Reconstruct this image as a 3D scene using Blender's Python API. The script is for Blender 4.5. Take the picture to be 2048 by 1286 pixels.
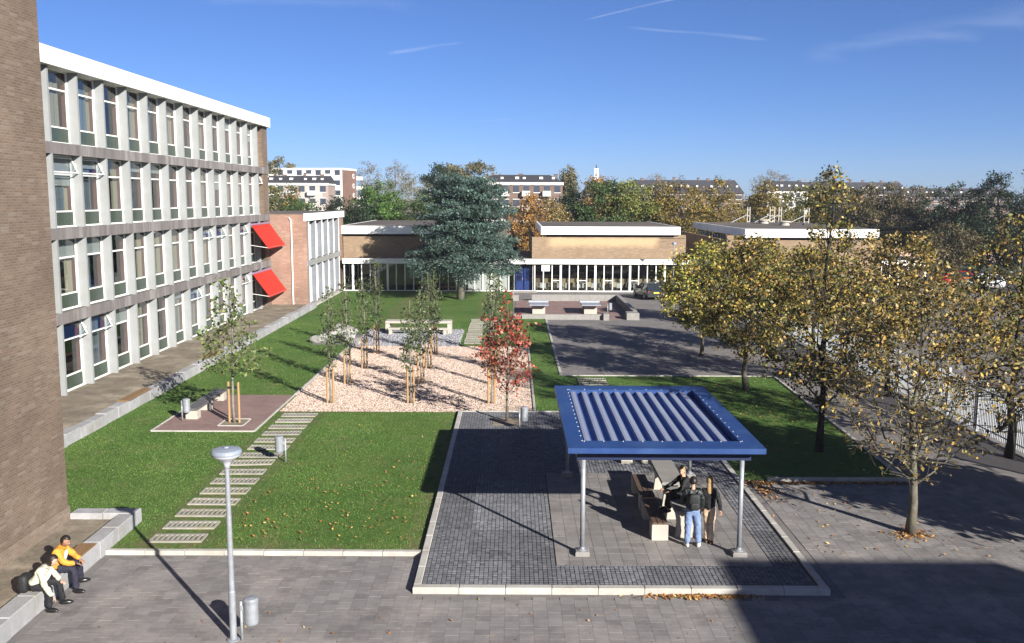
# School yard with lawn, gravel bed, blue pavilion and low school wings, built as real geometry (units: metres)
import bpy, math, random
import numpy as np
from mathutils import Vector, Matrix
random.seed(7); rng = np.random.default_rng(7)
R = math.radians
scene = bpy.context.scene
for o in list(bpy.data.objects): bpy.data.objects.remove(o)
COL = scene.collection

# ---------------------------------------------------------------- camera, sky, sun, exposure
SUN_EL, SUN_AZ = R(22.4), R(143.9)          # azimuth clockwise from +Y: the sun stands behind the viewer, to the right
cam_d = bpy.data.cameras.new('camera'); cam = bpy.data.objects.new('camera', cam_d); COL.objects.link(cam)
cam.matrix_world = (Matrix.Translation((0, 0, 8.7)) @ Matrix.Rotation(.000975, 4, 'Z')
                    @ Matrix.Rotation(math.pi/2 - .133467, 4, 'X') @ Matrix.Rotation(.003565, 4, 'Z'))
cam_d.sensor_fit = 'HORIZONTAL'; cam_d.sensor_width = 36; cam_d.lens = 1843.3/2048*36
cam_d.clip_start = .1; cam_d.clip_end = 6000
scene.camera = cam
scene.render.resolution_x, scene.render.resolution_y = 1024, 643
scene.view_settings.view_transform = 'Standard'; scene.view_settings.look = 'None'
scene.view_settings.gamma = 1; scene.view_settings.use_curve_mapping = False
scene.view_settings.exposure = EXPOSURE = 1.32

world = bpy.data.worlds.new('World'); scene.world = world; world.use_nodes = True
def make_world():
    nt = world.node_tree; n = nt.nodes; l = nt.links; n.clear()
    out = n.new('ShaderNodeOutputWorld'); bg = n.new('ShaderNodeBackground'); bg.inputs[1].default_value = .05
    sky = n.new('ShaderNodeTexSky'); sky.sky_type = 'NISHITA'; sky.sun_disc = False
    sky.sun_elevation = SUN_EL; sky.sun_rotation = SUN_AZ
    sky.air_density = .66; sky.dust_density = .2; sky.ozone_density = 8.0; sky.altitude = 0
    # old contrails and thin cirrus, laid out by direction on the sky: u = x/y, v = z/y
    tc = n.new('ShaderNodeTexCoord'); sep = n.new('ShaderNodeSeparateXYZ'); l.new(tc.outputs['Generated'], sep.inputs[0])
    def math_(op, a, b=None, c=None):
        m = n.new('ShaderNodeMath'); m.operation = op
        for i, q in enumerate((a, b, c)):
            if q is None: continue
            if isinstance(q, (int, float)): m.inputs[i].default_value = q
            else: l.new(q, m.inputs[i])
        return m.outputs[0]
    yy = math_('MAXIMUM', sep.outputs[1], .02)
    u = math_('DIVIDE', sep.outputs[0], yy); v = math_('DIVIDE', sep.outputs[2], yy)
    cmb = n.new('ShaderNodeCombineXYZ'); l.new(math_('MULTIPLY', u, 5.), cmb.inputs[0]); l.new(math_('MULTIPLY', v, 34.), cmb.inputs[1])
    nz = n.new('ShaderNodeTexNoise'); nz.inputs['Scale'].default_value = 2.2; nz.inputs['Detail'].default_value = 6; l.new(cmb.outputs[0], nz.inputs['Vector'])
    tot = None
    # (u0, v0, u1, v1, half width at start, half width at end, strength)
    for (u0, v0, u1, v1, w0, w1, s) in ((.073, .185, .21, .216, .0009, .0018, .26), (-.135, .150, -.052, .162, .0034, .0010, .17),
                                        (.115, .178, .27, .166, .0016, .0024, .13), (.30, .148, .60, .205, .009, .020, .085),
                                        (-.34, .206, -.10, .200, .006, .008, .06), (-.05, .080, .0, .083, .001, .002, .06)):
        L = math.hypot(u1-u0, v1-v0); dx, dy = (u1-u0)/L, (v1-v0)/L
        t = math_('ADD', math_('MULTIPLY', math_('SUBTRACT', u, u0), dx/L), math_('MULTIPLY', math_('SUBTRACT', v, v0), dy/L))
        d = math_('ADD', math_('MULTIPLY', math_('SUBTRACT', u, u0), -dy), math_('MULTIPLY', math_('SUBTRACT', v, v0), dx))
        d = math_('ADD', d, math_('MULTIPLY', math_('SUBTRACT', nz.outputs[0], .5), (w0+w1)*1.1))
        w = math_('ADD', math_('MULTIPLY', t, w1-w0), w0)
        a = math_('SUBTRACT', 1., math_('ABSOLUTE', math_('DIVIDE', d, math_('MAXIMUM', w, .0005))))
        a = math_('MAXIMUM', a, 0.)
        e = math_('MULTIPLY', math_('MAXIMUM', math_('MINIMUM', math_('MULTIPLY', t, 8.), 1.), 0.), math_('MAXIMUM', math_('MINIMUM', math_('MULTIPLY', math_('SUBTRACT', 1., t), 8.), 1.), 0.))
        a = math_('MULTIPLY', math_('MULTIPLY', a, e), math_('MULTIPLY', math_('MAXIMUM', math_('SUBTRACT', nz.outputs[0], .18), 0.), s*2.0))
        tot = a if tot is None else math_('ADD', tot, a)
    mix = n.new('ShaderNodeMix'); mix.data_type = 'RGBA'; mix.clamp_factor = True
    hs = n.new('ShaderNodeMix'); hs.data_type = 'RGBA'; hs.blend_type = 'MULTIPLY'; hs.inputs['Factor'].default_value = 1; hs.inputs['B'].default_value = (1.09,.935,.985,1); l.new(sky.outputs[0], hs.inputs['A'])   # slide film colour cast
    l.new(tot, mix.inputs['Factor']); l.new(hs.outputs['Result'], mix.inputs['A']); mix.inputs['B'].default_value = (9.5, 10, 11, 1)
    l.new(mix.outputs['Result'], bg.inputs[0]); l.new(bg.outputs[0], out.inputs[0])
make_world()
sd = bpy.data.lights.new('sun', 'SUN'); sd.energy = 5.0; sd.angle = R(.53); sd.color = (1, .955, .885)
sun = bpy.data.objects.new('sun', sd); COL.objects.link(sun)
to_sun = Vector((math.sin(SUN_AZ)*math.cos(SUN_EL), math.cos(SUN_AZ)*math.cos(SUN_EL), math.sin(SUN_EL)))
sun.rotation_euler = to_sun.to_track_quat('Z', 'Y').to_euler(); sun.location = to_sun*60

# ---------------------------------------------------------------- helpers
def woff(o):
    v = Vector((0, 0, 0))
    while o is not None: v += o.location; o = o.parent
    return v
def tag(o, label=None, cat=None, group=None, kind=None):
    if label: o['label'] = label
    if cat: o['category'] = cat
    if group: o['group'] = group
    if kind: o['kind'] = kind
    return o
def thing(name, loc, label=None, cat=None, group=None, rz=0, kind=None):
    o = bpy.data.objects.new(name, None); COL.objects.link(o); o.location = loc; o.rotation_euler.z = rz
    o.empty_display_size = .2
    return tag(o, label, cat, group, kind)
class MB:
    def __init__(s): s.v = []; s.f = []; s.m = []; s.mi = 0
    def add(s, vs, fs):
        o = len(s.v); s.v += [tuple(p) for p in vs]; s.f += [tuple(o+i for i in f) for f in fs]; s.m += [s.mi]*len(fs); return s
    def box(s, x0, y0, z0, x1, y1, z1):
        return s.add([(x0,y0,z0),(x1,y0,z0),(x1,y1,z0),(x0,y1,z0),(x0,y0,z1),(x1,y0,z1),(x1,y1,z1),(x0,y1,z1)],
                     [(0,3,2,1),(4,5,6,7),(0,1,5,4),(1,2,6,5),(2,3,7,6),(3,0,4,7)])
    def cbox(s, x0, y0, z0, x1, y1, z1, b=.02):   # box with chamfered top edges
        v = [(x0,y0,z0),(x1,y0,z0),(x1,y1,z0),(x0,y1,z0)]+[(x0,y0,z1-b),(x1,y0,z1-b),(x1,y1,z1-b),(x0,y1,z1-b)]+[(x0+b,y0+b,z1),(x1-b,y0+b,z1),(x1-b,y1-b,z1),(x0+b,y1-b,z1)]
        f = [(0,3,2,1),(8,9,10,11)]
        for i in range(4):
            j = (i+1) % 4; f += [(i,j,4+j,4+i),(4+i,4+j,8+j,8+i)]
        return s.add(v, f)
    def obox(s, c, size, rz=0, rx=0, ry=0):
        M = Matrix.Translation(c) @ Matrix.Rotation(rz,4,'Z') @ Matrix.Rotation(ry,4,'Y') @ Matrix.Rotation(rx,4,'X')
        a, b, d = (q/2 for q in size)
        vs = [(-a,-b,-d),(a,-b,-d),(a,b,-d),(-a,b,-d),(-a,-b,d),(a,-b,d),(a,b,d),(-a,b,d)]
        return s.add([M @ Vector(v) for v in vs], [(0,3,2,1),(4,5,6,7),(0,1,5,4),(1,2,6,5),(2,3,7,6),(3,0,4,7)])
    def quad(s, a, b, c, d): return s.add([a,b,c,d], [(0,1,2,3)])
    def tube(s, pts, rad, n=8, cap=True):
        pts = [Vector(p) for p in pts]; k = len(pts)
        if isinstance(rad, (int, float)): rad = [rad]*k
        vs = []; fs = []; ref = None
        for i, p in enumerate(pts):
            d = (pts[min(i+1,k-1)]-pts[max(i-1,0)])
            d = d.normalized() if d.length > 1e-9 else Vector((0,0,1))
            if ref is None: ref = Vector((1,0,0)) if abs(d.x) < .8 else Vector((0,1,0))
            a = (ref - d*ref.dot(d)).normalized(); ref = a; b = d.cross(a)
            vs += [p + (a*math.cos(2*math.pi*j/n) + b*math.sin(2*math.pi*j/n))*rad[i] for j in range(n)]
        for i in range(k-1):
            for j in range(n):
                j2 = (j+1) % n; fs.append((i*n+j, i*n+j2, (i+1)*n+j2, (i+1)*n+j))
        if cap: fs += [tuple(range(n-1,-1,-1)), tuple((k-1)*n+j for j in range(n))]
        return s.add(vs, fs)
    def lathe(s, prof, n=24, c=(0,0,0)):
        vs = []; fs = []; k = len(prof)
        for r_, z in prof: vs += [(c[0]+r_*math.cos(2*math.pi*j/n), c[1]+r_*math.sin(2*math.pi*j/n), c[2]+z) for j in range(n)]
        for i in range(k-1):
            for j in range(n):
                j2 = (j+1) % n; fs.append((i*n+j, i*n+j2, (i+1)*n+j2, (i+1)*n+j))
        if prof[0][0] > 1e-4: fs.append(tuple(range(n-1,-1,-1)))
        if prof[-1][0] > 1e-4: fs.append(tuple((k-1)*n+j for j in range(n)))
        return s.add(vs, fs)
    def prism(s, poly, axis, a, b):     # polygon in the other two axes, extruded from a to b
        n = len(poly)
        def P(q, t): return {'x':(t,q[0],q[1]),'y':(q[0],t,q[1]),'z':(q[0],q[1],t)}[axis]
        vs = [P(q,a) for q in poly]+[P(q,b) for q in poly]
        fs = [tuple(range(n-1,-1,-1)), tuple(range(n,2*n))]+[(i,(i+1)%n,n+(i+1)%n,n+i) for i in range(n)]
        return s.add(vs, fs)
    def mesh(s, name, mats, smooth=False, off=(0,0,0), fix=True):
        me = bpy.data.meshes.new(name)
        ox, oy, oz = off
        me.from_pydata([(x-ox,y-oy,z-oz) for x,y,z in s.v], [], s.f)
        for m in (mats if isinstance(mats, (list,tuple)) else [mats]):
            if m: me.materials.append(m)
        if len(me.materials) > 1: me.polygons.foreach_set('material_index', s.m)
        if fix:
            import bmesh
            bm = bmesh.new(); bm.from_mesh(me); bmesh.ops.recalc_face_normals(bm, faces=bm.faces); bm.to_mesh(me); bm.free()
        if smooth: me.polygons.foreach_set('use_smooth', [True]*len(me.polygons))
        me.update(); return me
    def build(s, name, mats, parent=None, smooth=False, local=False, fix=True):
        if local or not s.v: off = Vector((0,0,0)); base = None
        elif parent is not None: off = woff(parent); base = None
        else:
            a = np.array(s.v); lo = a.min(0); hi = a.max(0)
            off = Vector(((lo[0]+hi[0])/2, (lo[1]+hi[1])/2, lo[2])); base = off
        o = bpy.data.objects.new(name, s.mesh(name, mats, smooth, off, fix)); COL.objects.link(o)
        if parent is not None: o.parent = parent
        if base is not None: o.location = base
        return o
def inst(me, name, parent=None, loc=(0,0,0), rz=0, world=True, scale=None):
    o = bpy.data.objects.new(name, me); COL.objects.link(o)
    if parent is not None:
        o.parent = parent; o.location = Vector(loc)-(woff(parent) if world else Vector((0,0,0)))
    else: o.location = loc
    o.rotation_euler.z = rz
    if scale: o.scale = scale
    return o
def copy_tree(o, parent=None):
    c = o.copy(); COL.objects.link(c); c.parent = parent
    for ch in list(o.children): copy_tree(ch, c)
    return c

# ---------------------------------------------------------------- materials
MAT = {}
def nodes(name):
    m = bpy.data.materials.new(name); m.use_nodes = True; nt = m.node_tree; b = nt.nodes['Principled BSDF']; MAT[name] = m
    return m, nt.nodes, nt.links, b
def mixc(n, l, fac, a, b, mode='MIX'):
    x = n.new('ShaderNodeMix'); x.data_type = 'RGBA'; x.blend_type = mode
    for key, q in (('Factor', fac), ('A', a), ('B', b)):
        if isinstance(q, (int, float)): x.inputs[key].default_value = q
        elif isinstance(q, tuple): x.inputs[key].default_value = (*q[:3], 1)
        else: l.new(q, x.inputs[key])
    return x.outputs['Result']
def noise(n, l, vec, scale, detail=4, rough=.6, lo=.3, hi=.7):
    t = n.new('ShaderNodeTexNoise'); t.inputs['Scale'].default_value = scale; t.inputs['Detail'].default_value = detail; t.inputs['Roughness'].default_value = rough
    l.new(vec, t.inputs['Vector'])
    r = n.new('ShaderNodeMapRange'); r.inputs[1].default_value = lo; r.inputs[2].default_value = hi; l.new(t.outputs[0], r.inputs[0])
    return r.outputs[0]
def sc(c, k): return tuple(min(1, q*k) for q in c)
def M(name, col, rough=.8, var=.2, scale=3., fine=40., bump=.0, metal=0., spec=.35, dirt=None, attr=None, rand=0., coat=0., stretch=(1,1,1), spots=False):
    m, n, l, b = nodes(name)
    g = n.new('ShaderNodeNewGeometry'); pos = g.outputs['Position']
    if stretch != (1,1,1):
        mp = n.new('ShaderNodeVectorMath'); mp.operation = 'MULTIPLY'; mp.inputs[1].default_value = stretch; l.new(pos, mp.inputs[0]); pos = mp.outputs[0]
    c = col
    if attr:
        a = n.new('ShaderNodeAttribute'); a.attribute_name = attr; c = a.outputs['Color']
    if rand:
        oi = n.new('ShaderNodeObjectInfo'); c = mixc(n, l, oi.outputs['Random'], sc(col, 1-rand), sc(col, 1+rand))
    f1 = noise(n, l, pos, scale); f2 = noise(n, l, pos, fine, 3)
    d = mixc(n, l, 1., c, (1-var,)*3, 'MULTIPLY')
    c1 = mixc(n, l, f1, d, c)
    d2 = mixc(n, l, 1., c1, (1-var*.8,)*3, 'MULTIPLY')
    c2 = mixc(n, l, f2, d2, c1)
    if dirt:
        f3 = noise(n, l, pos, scale*.33, 5, .7, .48, .72); c2 = mixc(n, l, f3, c2, dirt)
    if spots:                              # stains, sand along the joints and dark gum spots
        f4 = noise(n, l, pos, .55, 6, .75, .52, .70); c2 = mixc(n, l, f4, c2, mixc(n, l, 1., c2, (.70,.68,.68), 'MULTIPLY'))
        f5 = noise(n, l, pos, .9, 7, .8, .60, .74); c2 = mixc(n, l, f5, c2, (.27,.225,.19))
        vo = n.new('ShaderNodeTexVoronoi'); vo.inputs['Scale'].default_value = 2.6; l.new(pos, vo.inputs['Vector'])
        lt = n.new('ShaderNodeMath'); lt.operation = 'LESS_THAN'; lt.inputs[1].default_value = .055; l.new(vo.outputs['Distance'], lt.inputs[0]); c2 = mixc(n, l, lt.outputs[0], c2, (.06,.057,.055))
    l.new(c2, b.inputs['Base Color'])
    b.inputs['Roughness'].default_value = rough; b.inputs['Metallic'].default_value = metal
    b.inputs['Specular IOR Level'].default_value = spec; b.inputs['Coat Weight'].default_value = coat
    if bump:
        bp = n.new('ShaderNodeBump'); bp.inputs['Strength'].default_value = bump; bp.inputs['Distance'].default_value = .01
        l.new(f2, bp.inputs['Height']); l.new(bp.outputs[0], b.inputs['Normal'])
    return m
def brick_mat(name, c1, c2, mortar, u='y', v='z', bw=.22, bh=.066, ms=.010, var=.38, bump=1., scale=.42, offset=.5, patch=None):
    m, n, l, b = nodes(name)
    g = n.new('ShaderNodeNewGeometry'); s = n.new('ShaderNodeSeparateXYZ'); l.new(g.outputs['Position'], s.inputs[0])
    cm = n.new('ShaderNodeCombineXYZ'); idx = {'x':0,'y':1,'z':2}
    l.new(s.outputs[idx[u]], cm.inputs[0]); l.new(s.outputs[idx[v]], cm.inputs[1])
    t = n.new('ShaderNodeTexBrick'); l.new(cm.outputs[0], t.inputs['Vector'])
    t.inputs['Scale'].default_value = 1; t.inputs['Brick Width'].default_value = bw; t.inputs['Row Height'].default_value = bh
    t.inputs['Mortar Size'].default_value = ms; t.inputs['Mortar Smooth'].default_value = .2; t.offset = offset; t.inputs['Bias'].default_value = 0
    t.inputs['Color1'].default_value = (*c1,1); t.inputs['Color2'].default_value = (*c2,1); t.inputs['Mortar'].default_value = (*mortar,1)
    f = noise(n, l, g.outputs['Position'], scale, 6, .65); d = mixc(n, l, 1., t.outputs['Color'], (1-var,)*3, 'MULTIPLY')
    c = mixc(n, l, f, d, t.outputs['Color'])
    # single odd bricks: pale and dark ones in short runs
    wv = n.new('ShaderNodeTexWhiteNoise'); wv.noise_dimensions = '2D'
    sn = n.new('ShaderNodeVectorMath'); sn.operation = 'SNAP'; l.new(cm.outputs[0], sn.inputs[0]); sn.inputs[1].default_value = (bw*1.5, bh, 1)
    l.new(sn.outputs[0], wv.inputs['Vector'])
    mr = n.new('ShaderNodeMapRange'); mr.inputs[1].default_value = .8; mr.inputs[2].default_value = 1.; mr.inputs[4].default_value = .38; l.new(wv.outputs[0], mr.inputs[0])
    c = mixc(n, l, mr.outputs[0], c, sc(mortar, 1.15))
    if patch:                              # paler, efflorescent brickwork in the middle of the wall
        u0, u1, v0, v1, pc = patch; nf = noise(n, l, g.outputs['Position'], .9, 5, .7, 0., 1.)
        def edge(src, a, w):
            q = n.new('ShaderNodeMath'); q.operation = 'MULTIPLY_ADD'; l.new(nf, q.inputs[0]); q.inputs[1].default_value = 1.6*abs(w); l.new(src, q.inputs[2])
            r_ = n.new('ShaderNodeMapRange'); r_.inputs[1].default_value = a+.8*abs(w)-w*.5; r_.inputs[2].default_value = a+.8*abs(w)+w*.5; l.new(q.outputs[0], r_.inputs[0]); return r_.outputs[0]
        f = None
        for src, a, w in ((s.outputs[idx[u]],u0,.8),(s.outputs[idx[u]],u1,-.8),(s.outputs[idx[v]],v0,.5),(s.outputs[idx[v]],v1,-.2)):
            e = edge(src, a, w)
            if f is None: f = e
            else:
                mm = n.new('ShaderNodeMath'); mm.operation = 'MULTIPLY'; l.new(f, mm.inputs[0]); l.new(e, mm.inputs[1]); f = mm.outputs[0]
        c = mixc(n, l, f, c, mixc(n, l, .6, c, pc))
    l.new(c, b.inputs['Base Color']); b.inputs['Roughness'].default_value = .9; b.inputs['Specular IOR Level'].default_value = .2
    bp = n.new('ShaderNodeBump'); bp.inputs['Strength'].default_value = bump; bp.inputs['Distance'].default_value = .008; bp.invert = True
    l.new(t.outputs['Fac'], bp.inputs['Height']); l.new(bp.outputs[0], b.inputs['Normal'])
    return m
def leaf_mat(name, transl=.35, rough=.5):
    m, n, l, b = nodes(name)
    a = n.new('ShaderNodeAttribute'); a.attribute_name = 'Col'
    l.new(a.outputs['Color'], b.inputs['Base Color']); b.inputs['Roughness'].default_value = rough; b.inputs['Specular IOR Level'].default_value = .3
    t = n.new('ShaderNodeBsdfTranslucent'); l.new(a.outputs['Color'], t.inputs[0])
    x = n.new('ShaderNodeMixShader'); x.inputs[0].default_value = transl; l.new(b.outputs[0], x.inputs[1]); l.new(t.outputs[0], x.inputs[2])
    l.new(x.outputs[0], n['Material Output'].inputs[0]); return m
def glass_mat(name, tint=(.75,.8,.82), refl=1.0):
    m, n, l, b = nodes(name); n.remove(b)
    tr = n.new('ShaderNodeBsdfTransparent'); tr.inputs[0].default_value = (*tint,1)
    gl = n.new('ShaderNodeBsdfGlossy'); gl.inputs['Roughness'].default_value = .015; gl.inputs[0].default_value = (refl,)*3+(1,)
    lw = n.new('ShaderNodeLayerWeight'); lw.inputs[0].default_value = .5; fr = n.new('ShaderNodeMath'); fr.operation = 'POWER'; l.new(lw.outputs['Facing'], fr.inputs[0]); fr.inputs[1].default_value = 4.
    ad = n.new('ShaderNodeMath'); ad.operation = 'MULTIPLY_ADD'; l.new(fr.outputs[0], ad.inputs[0]); ad.inputs[1].default_value = .92; ad.inputs[2].default_value = .06; ad.use_clamp = True
    x = n.new('ShaderNodeMixShader'); l.new(ad.outputs[0], x.inputs[0]); l.new(tr.outputs[0], x.inputs[1]); l.new(gl.outputs[0], x.inputs[2])
    l.new(x.outputs[0], n['Material Output'].inputs[0]); return m
WHITE = M('white_paint', (.80,.79,.75), .5, .06, 1.5, 20, dirt=(.66,.64,.58))
FRAME = M('frame_white', (.78,.77,.72), .45, .08, 4, 30)
FIN = M('precast_light', (.255,.265,.265), .85, .14, 1.5, 60, .25, dirt=(.205,.21,.205))
BELT = M('precast_belt', (.20,.18,.172), .9, .35, 1.6, 50, .3, dirt=(.29,.27,.255), stretch=(1,1.6,.25))
CONC = M('concrete', (.25,.24,.225), .85, .2, 3, 60, .3, dirt=(.20,.19,.17))
CONC_LIGHT = M('concrete_light', (.40,.375,.32), .85, .15, 3, 60, .3, dirt=(.32,.29,.25))
STONE = M('wall_stone', (.33,.33,.335), .85, .22, 2.5, 35, .35, dirt=(.22,.21,.19), rand=.12)
KERB = M('kerb_concrete', (.44,.42,.38), .85, .2, 3, 60, .3, dirt=(.28,.26,.22), rand=.06)
SOIL = M('soil', (.26,.215,.155), .95, .45, 1.6, 14, .5, dirt=(.33,.28,.21))
GALV = M('galvanised', (.34,.36,.39), .42, .25, 9, 70, .0, metal=.35)
GALV_D = M('galvanised_dull', (.42,.44,.46), .55, .25, 9, 70, .0, metal=.5)
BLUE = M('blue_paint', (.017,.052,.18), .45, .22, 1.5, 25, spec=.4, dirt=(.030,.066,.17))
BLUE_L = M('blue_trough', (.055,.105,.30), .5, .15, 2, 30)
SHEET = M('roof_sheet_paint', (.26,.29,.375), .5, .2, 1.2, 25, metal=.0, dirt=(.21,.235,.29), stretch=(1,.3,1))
BRICK_Y = brick_mat('brick_brown_x', (.20,.137,.095), (.15,.102,.07), (.205,.175,.145), 'y', 'z')
BRICK_X = brick_mat('brick_pink', (.33,.19,.135), (.27,.15,.105), (.34,.28,.23), 'x', 'z')
BRICK_H = brick_mat('brick_tan', (.27,.185,.115), (.215,.145,.088), (.32,.26,.19), 'x', 'z', var=.25)
BRICK_HM = brick_mat('brick_tan_middle', (.27,.185,.115), (.215,.145,.088), (.32,.26,.19), 'x', 'z', var=.25, patch=(3.4,13.6,4.15,4.95,(.52,.38,.22)))
BRICK_H_Y = brick_mat('brick_tan_side', (.25,.165,.095), (.195,.125,.07), (.30,.24,.17), 'y', 'z')
GLASS = glass_mat('window_glass', (.62,.68,.70))
GLASS_D = glass_mat('hall_glass', (.78,.80,.80), .8)
GREEN_P = M('green_panel', (.042,.062,.044), .25, .2, 2, 30, spec=.5)
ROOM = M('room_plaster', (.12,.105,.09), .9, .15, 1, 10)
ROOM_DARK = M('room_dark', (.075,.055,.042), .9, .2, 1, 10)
CURTAIN = M('curtain_grey', (.17,.19,.21), .9, .2, 1, 14, rand=.22, stretch=(1,6,.3))
CREAM = M('curtain_cream', (.36,.30,.20), .9, .15, 1, 14, rand=.15, stretch=(1,6,.3))
REVEAL = M('reveal_brown', (.17,.055,.035), .7, .2, 3, 20)
ROOFING = M('roof_felt', (.115,.095,.078), .95, .3, .6, 20, dirt=(.16,.135,.105))
RED = M('awning_red', (.50,.024,.012), .75, .1, 2, 60)
WOOD = M('wood_seat', (.12,.075,.05), .7, .35, 4, 40, .3, stretch=(8,1,8))
WOOD_L = M('wood_board', (.25,.15,.07), .75, .3, 4, 40, .3, stretch=(8,1,8))
STAKE = M('stake_wood', (.40,.25,.12), .8, .3, 5, 30, .3, stretch=(6,6,1))
BARK = M('bark', (.135,.115,.09), .9, .4, 6, 30, .6, dirt=(.15,.16,.11))
BARK_D = M('bark_dark', (.05,.042,.034), .9, .4, 6, 30, .5)
BARK_P = M('bark_pale', (.24,.215,.17), .9, .35, 6, 30, .5)
LEAF = leaf_mat('leaf', .22)
NEEDLE = leaf_mat('needle', .15, .55)
DRYLEAF = leaf_mat('dry_leaf', .1, .8)
BLACK = M('black_rubber', (.015,.015,.015), .7, .2)
DARK = M('dark_steel', (.04,.042,.045), .5, .2, metal=.3)
# ---------------------------------------------------------------- leaf / scatter helpers
def face_cols(me, cols):
    a = me.attributes.new('Col', 'FLOAT_COLOR', 'FACE')
    c = np.ones((len(cols), 4), np.float32); c[:, :3] = cols
    a.data.foreach_set('color', c.ravel())
def raw_mesh(name, V, F, mat, cols=None):
    """V (n,3), F (m,k) constant polygon size"""
    me = bpy.data.meshes.new(name); V = np.asarray(V, np.float32); F = np.asarray(F, np.int32); m, k = F.shape
    me.vertices.add(len(V)); me.vertices.foreach_set('co', V.ravel())
    me.loops.add(m*k); me.loops.foreach_set('vertex_index', F.ravel())
    me.polygons.add(m); me.polygons.foreach_set('loop_start', np.arange(m, dtype=np.int32)*k)
    try: me.polygons.foreach_set('loop_total', np.full(m, k, np.int32))
    except Exception: pass
    me.update(calc_edges=True); me.validate()
    me.polygons.foreach_set('use_smooth', np.zeros(m, bool)); me.materials.append(mat)
    if cols is not None: face_cols(me, cols)
    return me
def unit(a): return a/np.maximum(np.linalg.norm(a, axis=1, keepdims=True), 1e-9)
def leaf_mesh(name, P, N, S, cols, mat, asp=.6, T=None):
    n = len(P)
    if T is None: T = rng.normal(size=(n,3))
    T = unit(T-N*np.sum(T*N,1,keepdims=True)); B = np.cross(N, T); S = np.asarray(S).reshape(-1,1)
    V = np.stack([P-T*S, P+B*S*asp-T*S*.1, P+T*S, P-B*S*asp-T*S*.1], 1).reshape(-1,3)
    return raw_mesh(name, V, np.arange(n*4).reshape(n,4), mat, cols)
def palette(n, cols, w=None, jit=.18):
    c = np.array(cols, float); w = None if w is None else np.array(w, float)/sum(w)
    i = rng.choice(len(c), n, p=w); out = c[i]*(1+rng.normal(size=(n,1))*jit)
    return np.clip(out*(1+rng.normal(size=(n,3))*.06), .004, .95)
def link(me, name, parent=None, loc=None):
    return inst(me, name, parent, loc if loc is not None else (0,0,0), world=False)
def place_raw(me, name, parent=None):          # mesh holds world coordinates
    o = bpy.data.objects.new(name, me); COL.objects.link(o)
    if parent is not None: o.parent = parent; off = woff(parent)
    else:
        co = np.empty(len(me.vertices)*3, np.float32); me.vertices.foreach_get('co', co); co = co.reshape(-1,3)
        off = Vector((float((co[:,0].min()+co[:,0].max())/2), float((co[:,1].min()+co[:,1].max())/2), float(co[:,2].min()))); o.location = off
    me.transform(Matrix.Translation(-off)); return o

# ---------------------------------------------------------------- ground materials
def grass_mat():
    m, n, l, b = nodes('lawn_grass'); g = n.new('ShaderNodeNewGeometry'); p = g.outputs['Position']
    big = noise(n, l, p, .28, 4, .6, .35, .68); mid = noise(n, l, p, 1.6, 5, .7, .3, .7); fin = noise(n, l, p, 26, 4, .7, .3, .7)
    c = mixc(n, l, big, (.084,.168,.034), (.136,.204,.052)); c = mixc(n, l, mid, mixc(n, l, 1., c, (.62,.70,.6), 'MULTIPLY'), c)
    worn = noise(n, l, p, .6, 6, .75, .54, .74); c = mixc(n, l, worn, c, (.20,.185,.085))
    sp = n.new('ShaderNodeSeparateXYZ'); l.new(p, sp.inputs[0])               # feet have worn the turf beside the stepping pads and along kerbs
    def band(axis, mid, half):
        a = n.new('ShaderNodeMath'); a.operation = 'SUBTRACT'; l.new(sp.outputs[axis], a.inputs[0]); a.inputs[1].default_value = mid
        q = n.new('ShaderNodeMath'); q.operation = 'ABSOLUTE'; l.new(a.outputs[0], q.inputs[0])
        r_ = n.new('ShaderNodeMapRange'); r_.inputs[1].default_value = half; r_.inputs[2].default_value = half*.45; l.new(q.outputs[0], r_.inputs[0]); return r_.outputs[0]
    wn = noise(n, l, p, 1.9, 5, .7, .38, .66)
    for ax, mid_, hf in ((0,-8.5,1.35),(1,21.9,.45),(0,-2.45,.35)):
        mu = n.new('ShaderNodeMath'); mu.operation = 'MULTIPLY'; l.new(band(ax, mid_, hf), mu.inputs[0]); l.new(wn, mu.inputs[1])
        m2 = n.new('ShaderNodeMath'); m2.operation = 'MULTIPLY'; m2.inputs[1].default_value = .75; l.new(mu.outputs[0], m2.inputs[0]); c = mixc(n, l, m2.outputs[0], c, (.19,.15,.085))
    c = mixc(n, l, fin, mixc(n, l, 1., c, (.62,.66,.6), 'MULTIPLY'), c)
    l.new(c, b.inputs['Base Color']); b.inputs['Roughness'].default_value = .9; b.inputs['Specular IOR Level'].default_value = .15
    bp = n.new('ShaderNodeBump'); bp.inputs['Strength'].default_value = .9; bp.inputs['Distance'].default_value = .03
    l.new(fin, bp.inputs['Height']); l.new(bp.outputs[0], b.inputs['Normal']); return m
GRASS = grass_mat()
PAVE = brick_mat('paving_tiles', (.205,.190,.180), (.17,.157,.149), (.13,.118,.11), 'y', 'x', .3, .3, .005, .3, .25, .5)
SLAB = M('slab', (.21,.196,.188), .85, .22, 2, 45, .25, rand=.13, dirt=(.26,.235,.215), spots=True)
SLAB_ST = M('slab_field', (.145,.132,.125), .85, .22, 2, 45, .25, attr='Col', dirt=(.26,.235,.215), spots=True)
BEDDING = M('bedding', (.085,.075,.066), .95, .3, 3, 40)
SETT = M('sett_field', (.1,.1,.11), .8, .25, 2, 60, .3, attr='Col')
PAVER_RED = brick_mat('clinker_red', (.29,.18,.16), (.23,.14,.125), (.20,.17,.155), 'x', 'y', .2, .065, .008, .3, .4, .8)
GRAVEL = M('gravel_bed', (.35,.265,.21), .95, .4, 3, 30, .8)
PEBBLE = leaf_mat('pebble', 0., .85)
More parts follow.
